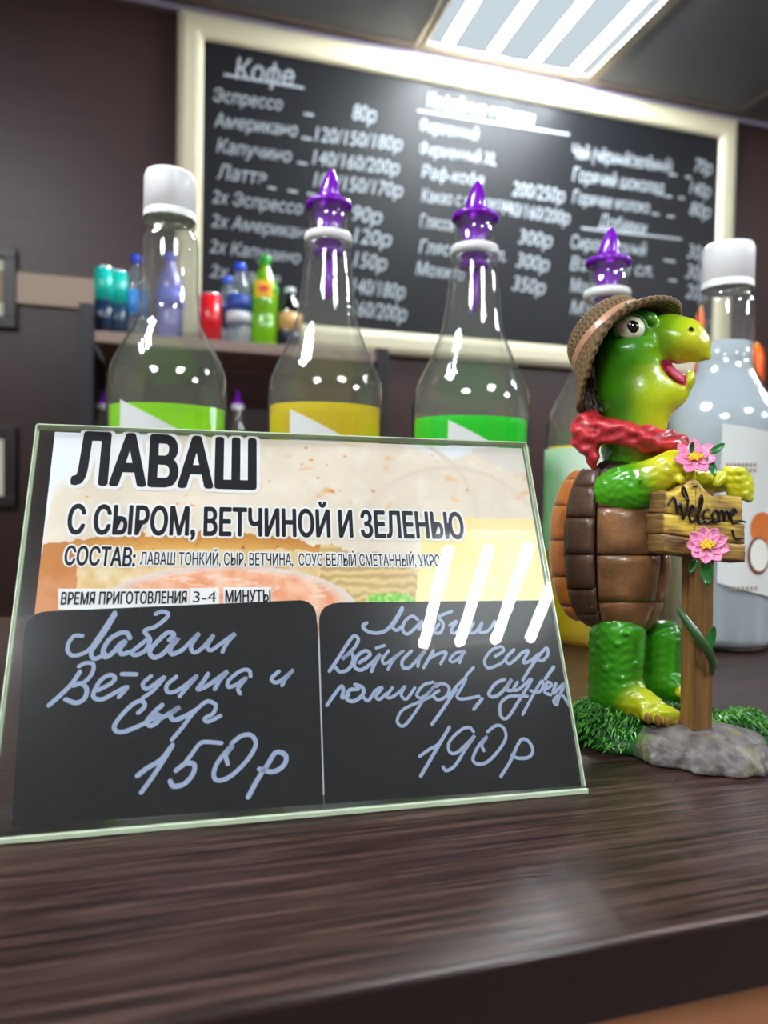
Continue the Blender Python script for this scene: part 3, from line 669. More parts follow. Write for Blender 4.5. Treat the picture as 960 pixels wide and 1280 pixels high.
for g_, pts in [
 (A_, [(320,282),(260,282),(218,330),(207,390),(240,428),(300,422),(370,385),(440,290),(500,200),(562,105)]),
 (A_, [(566,118),(510,215),(440,320),(385,405),(402,453),(450,440),(490,415)]),
 (A_, [(675,300),(655,262),(600,262),(520,310),(475,390),(490,440),(545,410),(600,345),(640,325),(600,380),(615,418),(690,398)]),
 (A_, [(865,118),(910,100),(955,110),(950,145),(870,210),(785,245),(825,310),(790,390),(720,425),(690,405),(745,355),(810,305)]),
 (B_, [(150,252),(180,218),(140,207),(75,265),(35,320),(60,355),(110,335),(160,282),(205,240),(160,300),(170,335),(235,308)]),
 (B_, [(235,305),(330,210),(283,285),(300,325),(350,298),(418,220),(380,285),(400,312),(450,280),(545,212),(500,265),(470,322)]),
 (A_, [(65,805),(150,730),(240,640),(300,550)]), (A_, [(290,512),(345,485),(400,497),(390,565),(330,630),(240,655)]), (A_, [(250,655),(310,640),(350,680),(335,750),(270,785),(190,758)]),
 (A_, [(435,690),(530,640),(562,600),(530,575),(460,610),(410,690),(405,745),(470,757),(560,710),(655,665),(590,742)]),
 (A_, [(612,568),(725,570)]),
 (A_, [(835,582),(772,640),(795,680),(850,650),(935,588),(850,690),(765,752)]),
 (B_, [(195,470),(138,520),(142,562),(190,558),(250,520),(318,465),(262,530),(213,588)]),
 (B_, [(385,452),(355,500),(322,545),(370,530),(430,490),(500,440),(455,490),(425,545)]),
 (B_, [(640,470),(630,432),(580,435),(510,490),(505,530),(550,520),(612,478),(565,540),(578,572)]),
 (B_, [(810,437),(765,480),(790,505),(840,480),(895,430),(850,480),(828,522)]),
 (A_, [(735,860),(785,810),(765,770),(700,792),(610,880),(557,960),(580,1000),(640,998),(760,950),(840,905)]),
 (B_, [(110,640),(60,685),(18,738),(40,765),(85,738),(88,700),(45,720),(110,715),(215,652),(160,695),(180,730),(245,708),(310,670)]),
 (B_, [(166,850),(230,775),(290,695),(345,640),(385,618),(430,640),(415,690),(365,720),(385,740),(460,705)]),
 (C_, [(52,330),(110,285),(190,235),(255,152)]), (C_, [(255,155),(190,260),(130,350),(75,425)]),
 (C_, [(272,300),(330,258),(378,265),(370,320),(320,375),(260,388),(240,358)]), (C_, [(310,275),(360,210),(410,145),(450,135),(535,142)]),
 (C_, [(570,262),(560,210),(598,158),(560,190),(505,265),(490,330),(520,355),(590,328),(680,240),(730,150),(705,98),(650,100),(590,145)]),
 (C_, [(685,452),(740,350),(800,260),(845,195),(900,212),(892,265),(830,305),(748,290)]),
 (D_, [(330,172),(302,195),(330,230),(400,245),(470,222),(530,150),(580,65)]), (D_, [(582,75),(540,150),(512,200),(540,225),(575,198)]),
 (D_, [(690,150),(650,125),(600,160),(582,220),(620,250),(690,190),(720,160),(700,220)]), (D_, [(930,90),(840,130),(870,180),(850,240),(800,235),(840,180)]), (E_, [(10,190),(60,160),(20,230),(60,240),(120,170)]), (E_, [(180,170),(150,230),(190,240),(240,170),(220,235),(280,230),(330,160)]),
 (D_, [(65,515),(130,420),(200,310),(240,265),(270,290),(240,350),(155,430),(215,385),(235,430),(200,500),(140,517),(110,487)]),
 (D_, [(275,455),(352,400),(320,370),(260,410),(242,480),(290,505),(360,460),(425,395),(390,450),(363,515)]),
 (D_, [(395,350),(455,332)]), (D_, [(485,368),(440,430),(460,460),(520,420),(590,368),(520,430),(478,503)]),
 (D_, [(645,370),(580,440),(590,490),(640,480),(740,370),(700,430),(690,480)]), (D_, [(800,368),(730,490)]), (D_, [(770,425),(830,392),(890,382),(850,462)]),
 (E_, [(120,380),(60,382),(12,430),(40,447),(100,400),(112,370),(80,455)]), (E_, [(180,485),(125,547)]),
 (E_, [(330,410),(390,370),(370,340),(300,370),(257,440),(280,490),(350,470),(410,430)]), (E_, [(465,360),(405,425),(430,460),(480,425),(520,385),(565,370),(530,450),(580,440),(640,390)]),
 (E_, [(525,578),(600,460),(690,350),(702,400),(660,440),(620,420)]),
 (D_, [(48,755),(100,680),(150,620),(165,650),(155,700),(205,680)]), (D_, [(270,640),(205,650),(190,710),(240,725),(300,680),(300,630),(245,608)]),
 (D_, [(305,698),(340,722),(390,652),(438,630),(395,690),(420,712),(470,670)]), (D_, [(512,628),(470,690),(500,700),(560,660),(600,620),(572,680),(610,710),(670,630)]),
 (D_, [(800,590),(730,612),(682,680),(720,700),(790,640),(825,598),(740,700),(660,820),(590,900),(545,870),(580,790),(700,730),(790,690)]),
 (D_, [(840,650),(800,680),(830,715),(890,690),(910,630),(860,600),(820,622)]), (D_, [(788,890),(860,790),(960,640)]),
 (E_, [(2,700),(60,620),(125,560),(100,620),(62,690),(100,710),(220,690)]), (E_, [(240,707),(180,783)]),
 (E_, [(400,570),(335,600),(287,670),(320,695),(380,660),(450,570),(410,640),(450,650)]),
 (E_, [(490,590),(462,640),(500,640),(590,568),(500,720),(420,840),(372,830),(372,740),(440,690),(560,690)]),
 (E_, [(525,820),(600,680),(660,582),(670,620),(640,660),(580,650)]), (E_, [(690,640),(730,610),(700,592),(682,660),(725,680)]), (E_, [(685,568),(745,482)]),
 (E_, [(760,600),(742,670),(820,600),(780,700),(765,750),(745,720),(800,680),(862,765)]),
 (F_, [(80,325),(150,275),(215,235),(292,115)]), (F_, [(292,118),(220,240),(150,360),(88,465)]),
 (F_, [(462,150),(430,120),(370,140),(292,220),(292,292),(340,300),(410,240),(470,178),(400,280),(330,390),(270,425),(245,398)]),
 (F_, [(535,285),(520,240),(558,185),(500,245),(457,340),(490,378),(560,362),(640,280),(690,190),(670,120),(620,107),(560,150)]),
 (F_, [(653,467),(720,360),(790,215),(845,215),(880,280),(850,330),(780,337),(730,315)]),
]: stroke(g_[0], g_[1], pts, 4.6 if g_ in (D_, E_, F_) else 5.4)
# ================================================================== TURTLE FIGURINE (painted resin)
O3 = np.array([.222, .278, CT]); DH = np.array([.222, .278, 0.])/math.hypot(.222, .278); RT = np.array([DH[1], -DH[0], 0.])
KP = .00036; SD = math.hypot(.222, .278)
def TT(P):
    """figurine design coords (x, y down, c toward the viewer) -> metres relative to the figurine base"""
    P = np.atleast_2d(np.asarray(P, float)); r = F[None, :]+R[None, :]*((P[:, 0:1]-480)/FPX)+U[None, :]*((640-P[:, 1:2])/FPX)
    s = (SD-P[:, 2]*KP)/(r@DH); return CAM[None, :]+r*s[:, None]-O3[None, :]
turtle = thing('turtle_figurine', 'painted green turtle figurine with straw hat and red scarf holding a Welcome sign', 'figurine', tuple(O3))
m_skin = mat('turtle_skin_paint', (1, 1, 1), .27, attr=True, coat=.35, bump=.25, bscale=420, var=.10, vscale=120)
m_paintc = mat('resin_paint', (1, 1, 1), .38, attr=True, coat=.15, bump=.3, bscale=500, var=.15, vscale=160)
def PB_(name, col, rough=.38, coat=.15, var=.18, bump=.35, vs=170): return mat(name, col, rough, coat=coat, var=var, vscale=vs, bump=bump, bscale=500)
m_groove = PB_('shell_groove', S(38, 24, 16)); m_orange = PB_('scute_orange', S(176, 98, 36)); m_marg = PB_('marginal_brown', S(78, 54, 40)); m_plast = PB_('plastron_brown', S(122, 84, 52), rough=.3, coat=.3, var=.5, vs=70)
# ---- body: one continuous skin (head, neck, torso, arms, hands, legs, feet)
adds = [ # (sdf, blend)
 (ell((786, 442, 0), (45, 47, 43)), 1), (ell((798, 484, 0), (53, 47, 40)), 12), (ell((830, 490, 0), (33, 25, 27), -14), 10),
 (cap((798, 500, 0), (790, 560, -2), 41, 39), 10),
 (ell((843, 421, 0), (44, 28, 31), 12), 8), (cap((860, 424, 0), (871, 432, 0), 24, 17), 7), (cap((876, 438, 0), (884, 445, 0), 10, 5.5), 5),
 (cap((784, 388, 22), (814, 398, 24), 10, 8), 7), (cap((784, 388, -22), (814, 398, -24), 10, 8), 7), (cap((776, 436, 36), (812, 433, 30), 6, 5), 7), (cap((776, 436, -36), (812, 433, -30), 6, 5), 7),
 (ell((775, 690, 0), (48, 92, 46)), 14),
 (ell((782, 612, 44), (46, 30, 27), -10), 8), (cap((790, 612, 48), (838, 586, 52), 28, 22), 10), (ell((846, 580, 48), (19, 18, 17)), 6), 
 (cap((800, 600, -30), (850, 604, -40), 22, 19), 10), (cap((850, 604, -40), (906, 602, -5), 17, 13), 8), (ell((910, 600, 10), (16, 14, 14)), 6),
 (cap((772, 796, 20), (769, 866, 20), 36, 34), 8), (cap((780, 872, 26), (812, 886, 44), 26, 19), 12), (ell((826, 892, 46), (27, 13, 18), 12), 6),
 (cap((830, 802, -24), (828, 850, -22), 27, 24), 8), (cap((835, 856, -18), (862, 868, 0), 20, 14), 10),
]
# fingers of the near hand curl over the planks; the far hand grips the right end
for k in range(4):
    adds.append((cap((852+5*k*.8, 578+6*k, 62-1*k), (864-1*k, 588+5*k, 66-2*k), 6.5, 5.5), 2))
adds.append((cap((838, 588, 60), (852, 600, 70), 7, 6), 3))
for k in range(4):
    a = (909+2.0*k, 590+9.5*k*.92, 24); b_ = (926+2.5*k*.9-(3 if k == 3 else 0), 590+9.5*k, 32); c_ = (936+2*math.sin(k), 598+8.5*k, 20)
    adds.append((cap(a, b_, 7, 6.8), 2)); adds.append((cap(b_, c_, 6.8, 5.5), 1.5))
adds.append((cap((903, 596, 26), (896, 604, 34), 7, 5.5), 3))
for k in range(4):      # toes, near foot and far foot
    adds.append((cap((804+11*k, 884+3.5*k, 56-3*k), (808+12*k, 896+3*k, 66-5*k), 7.5, 6), 2.5))
for k in range(3): adds.append((cap((850+6*k, 866, 8-8*k), (862+6*k, 874, 14-8*k), 6, 5), 3))
for (x, y, c, r_) in [(784, 792, 56, 4), (771, 806, 57, 3.5), (795, 830, 49, 3.5), (757, 835, 52, 4), (776, 848, 54, 3), (750, 806, 48, 4), (790, 858, 47, 3), (742, 815, 40, 3.5), (774, 586, 58, 3.5), (800, 600, 77, 3.5), (757, 612, 57, 3)]:
    adds.append((ell((x, y, c), (r_, r_, r_)), 3))
def body(X, Y, Z):
    d = adds[0][0](X, Y, Z)
    for f, k in adds[1:]: d = smin(d, f(X, Y, Z), k)
    d = d-.7*np.sin(Y*.55+np.sin(X*.13+Z*.1)*2)*np.sin(X*.21+Z*.25)*(Y > 560)
    # open laughing mouth: wedge between beak and jaw
    for s in (1, -1): d = smax(d, -ell((843, 466, 25*s), (23, 9, 22.5), 42)(X, Y, Z), 2.5)
    d = smin(d, ell((861, 476, 0), (8, 14, 17), 18)(X, Y, Z), 3); d = smin(d, cap((852, 434, 0), (872, 439, 0), 22, 14)(X, Y, Z), 3)
    for s in (1, -1): d = smax(d, -ell((864, 412, 21*s), (3.5, 2.4, 6))(X, Y, Z), 2)
    return d
P, Q = surfnet(body, (690, 372, -80), (958, 915, 96), 2.0)
x, y, c = P.T
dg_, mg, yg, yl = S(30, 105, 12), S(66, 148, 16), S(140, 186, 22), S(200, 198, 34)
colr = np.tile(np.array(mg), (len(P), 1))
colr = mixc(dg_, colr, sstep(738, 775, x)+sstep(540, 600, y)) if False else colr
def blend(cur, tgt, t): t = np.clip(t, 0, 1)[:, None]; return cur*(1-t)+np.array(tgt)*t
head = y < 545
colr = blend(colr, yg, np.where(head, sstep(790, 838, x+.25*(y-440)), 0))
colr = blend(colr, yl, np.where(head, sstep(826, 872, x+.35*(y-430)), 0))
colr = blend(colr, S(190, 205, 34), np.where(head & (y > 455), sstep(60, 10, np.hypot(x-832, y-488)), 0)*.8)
colr = blend(colr, dg_, np.where(head, sstep(34, 5, (x-754)*.71+(y-430)*.70)*.85*(c > -99), 0))  # shade beside the hat brim, painted into the head colour
colr = blend(colr, dg_, np.where(y < 398, sstep(402, 385, y)*sstep(845, 815, x), 0)*.8)  # painted shade on the brow below the brim
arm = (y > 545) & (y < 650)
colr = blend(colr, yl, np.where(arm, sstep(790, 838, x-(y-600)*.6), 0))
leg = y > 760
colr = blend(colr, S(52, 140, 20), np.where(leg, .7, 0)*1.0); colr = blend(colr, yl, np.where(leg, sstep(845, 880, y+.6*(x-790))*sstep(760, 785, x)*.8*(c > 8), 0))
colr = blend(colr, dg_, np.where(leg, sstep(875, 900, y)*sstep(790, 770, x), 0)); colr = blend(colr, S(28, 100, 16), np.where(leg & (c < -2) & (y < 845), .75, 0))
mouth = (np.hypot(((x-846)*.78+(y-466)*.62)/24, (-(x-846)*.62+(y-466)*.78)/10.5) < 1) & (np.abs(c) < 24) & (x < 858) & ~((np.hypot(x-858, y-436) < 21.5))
colr[mouth] = S(190, 60, 90)
colr[(np.hypot((x-864)/4, (y-412)/3) < 1)] = S(120, 120, 20)
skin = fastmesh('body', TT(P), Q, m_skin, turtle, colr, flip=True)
def blob(name, fn, lo, hi, st, m, parent=turtle, colf=None):
    P, Q = surfnet(fn, lo, hi, st); return fastmesh(name, TT(P), Q, m, parent, None if colf is None else colf(P), flip=True)
# tongue
blob('tongue', lambda X, Y, Z: ell((845, 469, 2), (17, 6.5, 19), 42)(X, Y, Z), (822, 448, -24), (868, 492, 28), 1.5, mat('tongue_pink', S(222, 92, 130), .3, coat=.4))
# eyes
def eye(s):
    e = blob('eye', ell((788, 410, 31*s), (18.5, 15.5, 13.5)), (765, 390, min(31*s-18, 31*s+18)), (812, 430, max(31*s-18, 31*s+18)), 1.3, mat('eye_white', S(240, 238, 215), .15, coat=.8))
    blob('pupil', ell((790, 409, 40.5*s), (9.5, 9, 4.6)), (776, 396, min(40.5*s-8, 40.5*s+8)), (803, 422, max(40.5*s-8, 40.5*s+8)), 1.0, mat('pupil_black', S(12, 12, 14), .1, coat=.9), e)
    blob('glint', ell((787, 405, 45*s), (2, 1.7, 1.2)), (783, 401, min(45*s-3, 45*s+3)), (791, 409, max(45*s-3, 45*s+3)), .6, m_white, e)
    # rim round the eye
    vs, fs = tube([TT((788+20*math.cos(t), 410.5+17*math.sin(t), s*(33-.5*math.cos(t)*4)))[0] for t in [2*math.pi*i/32 for i in range(33)]], .0008, 8, False)
    meshv('eye_rim', vs, fs, mat('eye_rim_green', S(70, 130, 20), .3, coat=.4), e, True)
eye(1); eye(-1)
# ---- hat: woven straw, tilted back
hn = np.array([-.655, -.645, -.394]); hu = np.array([.702, -.712, 0.]); hw = np.cross(hn, hu); hw = hw*np.sign(hw[2]); HC = np.array([783., 443., 0.])
hn /= np.linalg.norm(hn)
m_straw = mat('straw', S(112, 88, 62), .62, attr=True, spec=.3, bump=.4, bscale=900)
HF = [0, 30, 60, 75, 97, 124, 150, 180, 210, 236, 263, 285, 300, 330, 360]; HV = [-2, 2, 9, 10, 0, -14, -20, -8, -20, -14, 0, 10, 9, 2, -2]
def hatrow(prof, name, m, parent, weave=True, n=384, band_=False):
    # prof: (radius, height) dense; plaited relief from angular modulation of every row
    pr_ = []; 
    for i in range(len(prof)-1):
        a, b_ = np.array(prof[i], float), np.array(prof[i+1], float); L = np.linalg.norm(b_-a); k = max(1, int(L/1.1))
        for j in range(k): pr_.append(a+(b_-a)*j/k)
    pr_.append(np.array(prof[-1], float)); vs = []; cs = []; fs = []; s_ = 0
    for i, p in enumerate(pr_):
        d = pr_[min(i+1, len(pr_)-1)]-pr_[max(i-1, 0)]; d /= np.linalg.norm(d)+1e-9; nrm = np.array([d[1], -d[0]])
        if i: s_ += np.linalg.norm(p-pr_[i-1])
        for k in range(n):
            f = 2*math.pi*k/n; row = s_/5.2; w_ = 0
            if weave:
                w_ = .9*abs(math.sin(math.pi*row))**.6+.7*math.sin(f*48+(1 if int(row) % 2 else -1)*row%1*3.0*1.2)
            off = nrm*w_; r_, h_ = p[0]+off[0], p[1]+off[1]
            flare = max(0, (r_-62)/30) if r_ > 62 else 0
            h_ += flare*float(np.interp(math.degrees(f), HF, HV))
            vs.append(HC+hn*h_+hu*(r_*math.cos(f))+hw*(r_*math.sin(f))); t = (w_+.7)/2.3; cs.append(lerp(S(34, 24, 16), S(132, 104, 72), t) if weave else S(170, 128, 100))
    rows = len(pr_)
    for j in range(rows-1):
        for i in range(n): i2 = (i+1) % n; fs.append((j*n+i, j*n+i2, (j+1)*n+i2, (j+1)*n+i))
    return meshv(name, TT(np.array(vs)), fs, m, parent, True, cols=np.array(cs))
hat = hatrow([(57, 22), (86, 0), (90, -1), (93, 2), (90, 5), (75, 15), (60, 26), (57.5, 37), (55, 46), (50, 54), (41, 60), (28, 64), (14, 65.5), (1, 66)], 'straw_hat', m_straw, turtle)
hb = hatrow([(59.5, 25.5), (61.6, 26.5), (60.9, 31), (60, 35.5), (57.5, 36)], 'hat_band', PB_('hat_ribbon', S(176, 128, 100)), hat, weave=False)
for a in hb.data.color_attributes: pass
# ---- scarf: gathered band round the neck, knot with tail at the back
def scarf(X, Y, Z):
    d = None; pts = []
    for i in range(25):
        f = 2*math.pi*i/24; pts.append((790+54*math.cos(f)+3, 546+13*math.cos(f)+2*math.sin(f*3), 46*math.sin(f)))
    for i in range(24):
        f = cap(pts[i], pts[i+1], 16.5)(X, Y, Z); d = f if d is None else np.minimum(d, f)
    d = smin(d, ell((733, 545, 34), (20, 26, 20), -12)(X, Y, Z), 5); d = smin(d, cap((736, 562, 40), (742, 578, 42), 11, 7)(X, Y, Z), 5); d = smin(d, cap((728, 530, 28), (742, 522, 22), 11, 9)(X, Y, Z), 6)
    d = smin(d, cap((840, 556, 30), (872, 572, 22), 9, 5)(X, Y, Z), 5)
    # cloth folds
    ang = np.arctan2(Z, X-791); return d-1.5*np.sin(ang*6+Y*.30+np.sin(X*.09)*1.2)-.7*np.sin(Y*.42+X*.16)
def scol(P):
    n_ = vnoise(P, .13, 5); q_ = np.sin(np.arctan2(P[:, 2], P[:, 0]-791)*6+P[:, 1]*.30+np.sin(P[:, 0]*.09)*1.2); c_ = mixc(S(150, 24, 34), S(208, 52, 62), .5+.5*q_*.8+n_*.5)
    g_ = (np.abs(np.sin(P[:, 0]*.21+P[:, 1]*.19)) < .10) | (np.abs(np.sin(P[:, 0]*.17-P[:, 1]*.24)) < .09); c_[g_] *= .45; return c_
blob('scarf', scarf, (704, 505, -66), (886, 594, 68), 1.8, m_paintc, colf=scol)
# ---- shell: carapace with scutes, marginal plates, plastron plates
PHI = math.radians(35); SC = (768., 682.)
def E(a, b_, h, th, ps, side):   # side -1 = back (carapace), +1 = belly
    cp = max(math.cos(ps), 0)**.46; e1 = side*a*cp*math.cos(th); e2 = b_*cp*math.sin(th); return np.array([SC[0]+e1*math.cos(PHI)-e2*math.sin(PHI), SC[1]-h*math.sin(ps), e1*math.sin(PHI)+e2*math.cos(PHI)])
CEN = np.array([SC[0], SC[1], 0.])
def halfshell(name, a, b_, h, side, m, tmax=100):
    vs = []; fs = []; n = 36; k = 30
    for j in range(k+1):
        ps = math.radians(-89+178*j/k)
        for i in range(n+1): vs.append(E(a, b_, h, math.radians(-tmax+2*tmax*i/n), ps, side))
    for j in range(k):
        for i in range(n): q_ = j*(n+1)+i; fs.append((q_, q_+1, q_+n+2, q_+n+1))
    return meshv(name, TT(np.array(vs)), fs, m, turtle, True)
CA, CB, CH = 84, 66, 97
carap = halfshell('carapace', CA, CB, CH, -1, m_groove, 98); plast = halfshell('plastron', 70, 62, 107, 1, m_groove, 90)
def plate(name, poly, dims, side, m, parent, thick=3.2, gap=.06, cols=None):
    """bevelled plate lying on the shell; poly in degrees (theta, psi)"""
    poly = [np.array(p, float) for p in poly]; ed = []
    for i in range(len(poly)):
        for k in range(5): ed.append(poly[i]+(poly[(i+1) % len(poly)]-poly[i])*k/5)
    ce = sum(poly)/len(poly); rings = [(1-gap*.3, -1.5), (1-gap, thick*.55), (1-gap*1.9, thick*.95), (.62, thick*1.12), (.3, thick*1.2)]; vs = []; fs = []; n = len(ed)
    for s, off in rings:
        for p in ed:
            q_ = ce+(p-ce)*s; w_ = E(*dims, math.radians(q_[0]), math.radians(q_[1]), side); d = w_-CEN; d /= np.linalg.norm(d); vs.append(w_+d*(off+.5*noise.noise(tuple(w_*.2))))
    w_ = E(*dims, math.radians(ce[0]), math.radians(ce[1]), side); d = (w_-CEN)/np.linalg.norm(w_-CEN); vs.append(w_+d*thick*1.22)
    for j in range(len(rings)-1):
        for i in range(n): fs.append((j*n+i, j*n+(i+1) % n, (j+1)*n+(i+1) % n, (j+1)*n+i))
    for i in range(n): fs.append(((len(rings)-1)*n+i, (len(rings)-1)*n+(i+1) % n, len(rings)*n))
    o = meshv(name, TT(np.array(vs)), fs, m, parent, True); bm = bmesh.new(); bm.from_mesh(o.data); bmesh.ops.recalc_face_normals(bm, faces=bm.faces); bm.to_mesh(o.data); bm.free(); return o
D1 = (CA, CB, CH)
vb = [-66, -38, -10, 18, 46, 70]; cb_ = [-72, -50, -23, 4, 31, 57, 72]
for i in range(5):
    a, b_ = vb[i], vb[i+1]; m_ = (a+b_)/2; plate('scute', [(-22, a), (0, a), (22, a), (30, m_), (22, b_), (0, b_), (-22, b_), (-30, m_)], D1, -1, m_orange, carap)
for s in (1, -1):
    for i in range(6):
        a, b_ = cb_[i], cb_[i+1]; lo_x = 23; 
        mids = [v for v in vb if a < v < b_]; inner_ = [(30 if i else 26, a)]+[(22, v) for v in mids]+[(30 if i < 5 else 26, b_)]
        plate('scute', [(s*t, p) for t, p in inner_]+[(s*68, b_), (s*68, a)], D1, -1, m_orange, carap)
    mb = [-78, -56, -32, -6, 20, 46, 70]
    for i in range(6):
        plate('marginal_plate', [(s*69, mb[i]), (s*69, mb[i+1]), (s*101, mb[i+1]), (s*101, mb[i])], (CA-2, CB+2, CH+2), -1, m_marg, carap, 5.5, .05)
pb_ = [-80, -40, -6, 26, 56]
for s in (1, -1):
    for i in range(4):
        plate('plastron_plate', [(s*1, pb_[i]), (s*1, pb_[i+1]), (s*78, pb_[i+1]), (s*78, pb_[i])], (70, 62, 107), 1, m_plast, plast, 4.0, .035)
# ---- toenails
m_nail = PB_('nail_brown', S(128, 84, 44))
for k in range(4):
    blob('toenail', ell((810+12*k, 898+2.5*k, 70.5-5*k), (4.6, 7.5, 4.2), -12), (802+12*k, 886, 62-5*k), (819+12*k, 918, 80-5*k), 1.1, m_nail)
# ---- signpost and welcome board
m_postl = mat('post_wood', S(112, 78, 38), .5, bump=.8, bscale=260, var=.35, vscale=120, stretch=(3, 3, .18))
m_plank = mat('plank_paint', (1, 1, 1), .42, attr=True, coat=.15, bump=.6, bscale=240, stretch=(.3, .3, 3))
def obox(name, x0, y0, x1, y1, c, w_, d_, ang, m, parent, nseg=24, rough=.8, cols=None, taper=0):
    """upright squared timber between two design points, uneven faces"""
    vs = []; ca, sa_ = math.cos(ang), math.sin(ang); cs = [(-1, -1), (0, -1.02), (1, -1), (1.02, 0), (1, 1), (0, 1.02), (-1, 1), (-1.02, 0)]
    for j in range(nseg+1):
        t = j/nseg; cx, cy = x0+(x1-x0)*t, y0+(y1-y0)*t
        for k, (a, b_) in enumerate(cs):
            A_1, B_1 = a*w_/2*(1+.0*t), b_*d_/2; n_ = noise.noise((k*3.1, j*.45, x0))*rough; A_1 += n_; vs.append((cx+A_1*ca-B_1*sa_, cy, c+A_1*sa_+B_1*ca))
    n = 8; fs = [tuple(range(n))[::-1], tuple(range(nseg*n, nseg*n+n))]+[(j*n+k, j*n+(k+1) % n, (j+1)*n+(k+1) % n, (j+1)*n+k) for j in range(nseg) for k in range(n)]
    o = meshv(name, TT(np.array(vs)), fs, m, parent); bm = bmesh.new(); bm.from_mesh(o.data); bmesh.ops.recalc_face_normals(bm, faces=bm.faces); bm.to_mesh(o.data); bm.free(); return o
post = obox('signpost', 873, 612, 870, 912, 56, 30, 26, math.radians(-38), m_postl, turtle)
# board frame: origin left edge, axis a to the right (receding), b down, thickness t away
ba = np.array([.975, .13, -.40]); bt_ = np.array([-.93, .05, -.95])*.62  # thickness direction shows the left ends
BO = np.array([828., 604., 92.])
yel, brn, dbr = S(226, 192, 78), S(150, 112, 60), S(104, 74, 42)
def plank(x0, x1, y0, y1, top=None, seed=0, th=50, base=(yel, brn)):
    nx, ny = 40, 10; V = []; C_ = []; fs = []
    for side in (0, 1):
        for j in range(ny+1):
            for i in range(nx+1):
                u = i/nx; v = j/ny; xa = x0+(x1-x0)*u; jag = 2.2*noise.noise((v*5+seed, u*0, side)); xa += (jag if i == nx else (-jag if i == 0 else 0))
                ya = y0+(y1-y0)*v
                if top and j == 0: ya += top(xa)
                elif top: ya += top(xa)*(1-v)
                ya += .8*noise.noise((xa*.08, seed, v))*(1 if j in (0, ny) else 0)
                dz = 0 if side == 0 else th; edge = (i in (0, nx)) or (j in (0, ny)); dz += (2.0 if edge else 0)*(1 if side == 0 else -1)+(.9*noise.noise((xa*.03, ya*.45+seed, 2)) if side == 0 else 0)
                p = BO+ba*xa+np.array([0, 1, 0])*ya+bt_*dz*.74; V.append(p)
                n_ = noise.noise((xa*.035, ya*.5+seed, 1)); m_ = noise.noise((xa*.03+9, ya*.05, 4)); t = .5+n_*.7+m_*1.3+(.15 if xa < 55 else -.25)
                C_.append(lerp(base[1], base[0], t) if side == 0 and not (i == 0 or i == nx) else lerp(dbr, brn, .3+n_))
    N = (nx+1)*(ny+1)
    for j in range(ny):
        for i in range(nx): q_ = j*(nx+1)+i; fs.append((q_, q_+1, q_+nx+2, q_+nx+1)); fs.append((N+q_, N+q_+nx+1, N+q_+nx+2, N+q_+1))
    for i in range(nx): fs.append((i, N+i, N+i+1, i+1)); q_ = ny*(nx+1)+i; fs.append((q_, q_+1, N+q_+1, N+q_))
    for j in range(ny): q_ = j*(nx+1); fs.append((q_, q_+nx+1, N+q_+nx+1, N+q_)); q_ += nx; fs.append((q_, N+q_, N+q_+nx+1, q_+nx+1))
    o = meshv('plank', TT(np.array(V)), fs, m_plank, wb, True, cols=np.array(C_)); bm = bmesh.new(); bm.from_mesh(o.data); bmesh.ops.recalc_face_normals(bm, faces=bm.faces); bm.to_mesh(o.data); bm.free()
    return o
wb = bpy.data.objects.new('welcome_board', None); COL.objects.link(wb); wb.parent = turtle; wb['label'] = 'small wooden board lettered Welcome with a pink flower'
def peak(x): return -14*math.exp(-((x-42)/11.)**2)+6*math.exp(-((x-12)/14.)**2)+4*math.exp(-((x-66)/8.)**2)-2
plank(4, 103, 6, 36, peak, 1); plank(1, 106, 37.2, 62, None, 5); plank(2, 107, 63.2, 85, None, 9, base=(S(176, 138, 66), dbr))
# lettering, raised black brush strokes on the board face
m_bink = mat('black_brush', S(14, 10, 8), .35, coat=.3)
Bn = np.cross(ba, np.array([0, 1, 0])); Bn = Bn*np.sign(Bn[2])
def onboard(px_, py_, lift=2.6):
    xa = (px_-BO[0])/ba[0]; ya = py_-BO[1]-ba[1]*xa; return BO+ba*xa+np.array([0, 1, 0])*ya-bt_/np.linalg.norm(bt_)*lift
for pts in [[(282,278),(290,262),(318,222),(335,260),(345,332)], [(345,332),(366,262),(384,372)], [(384,372),(416,250),(388,152),(380,195),(422,246)],
            [(428,330),(456,300),(442,276),(424,330),(440,388),(478,362)], [(476,362),(512,258),(504,212),(484,330),(494,398),(524,372)], [(562,308),(532,306),(518,355),(542,396),(576,372)],
            [(602,306),(578,340),(590,390),(620,362),(606,308),(590,318)], [(624,392),(630,318),(652,318),(656,384),(668,320),(686,322),(692,372)], [(700,350),(738,322),(722,298),(704,350),(718,394),(760,380),(800,388)],
            [(712,440),(722,480),(735,498),(785,494)], [(452,146),(478,150)]]:
    P_ = cat([(780+p[0]/5.333, 580+p[1]/5.333) for p in pts], 5); vs, fs = tube(TT(np.array([onboard(*p) for p in P_])), .00052, 6)
    meshv('lettering', vs, fs, m_bink, wb, True)
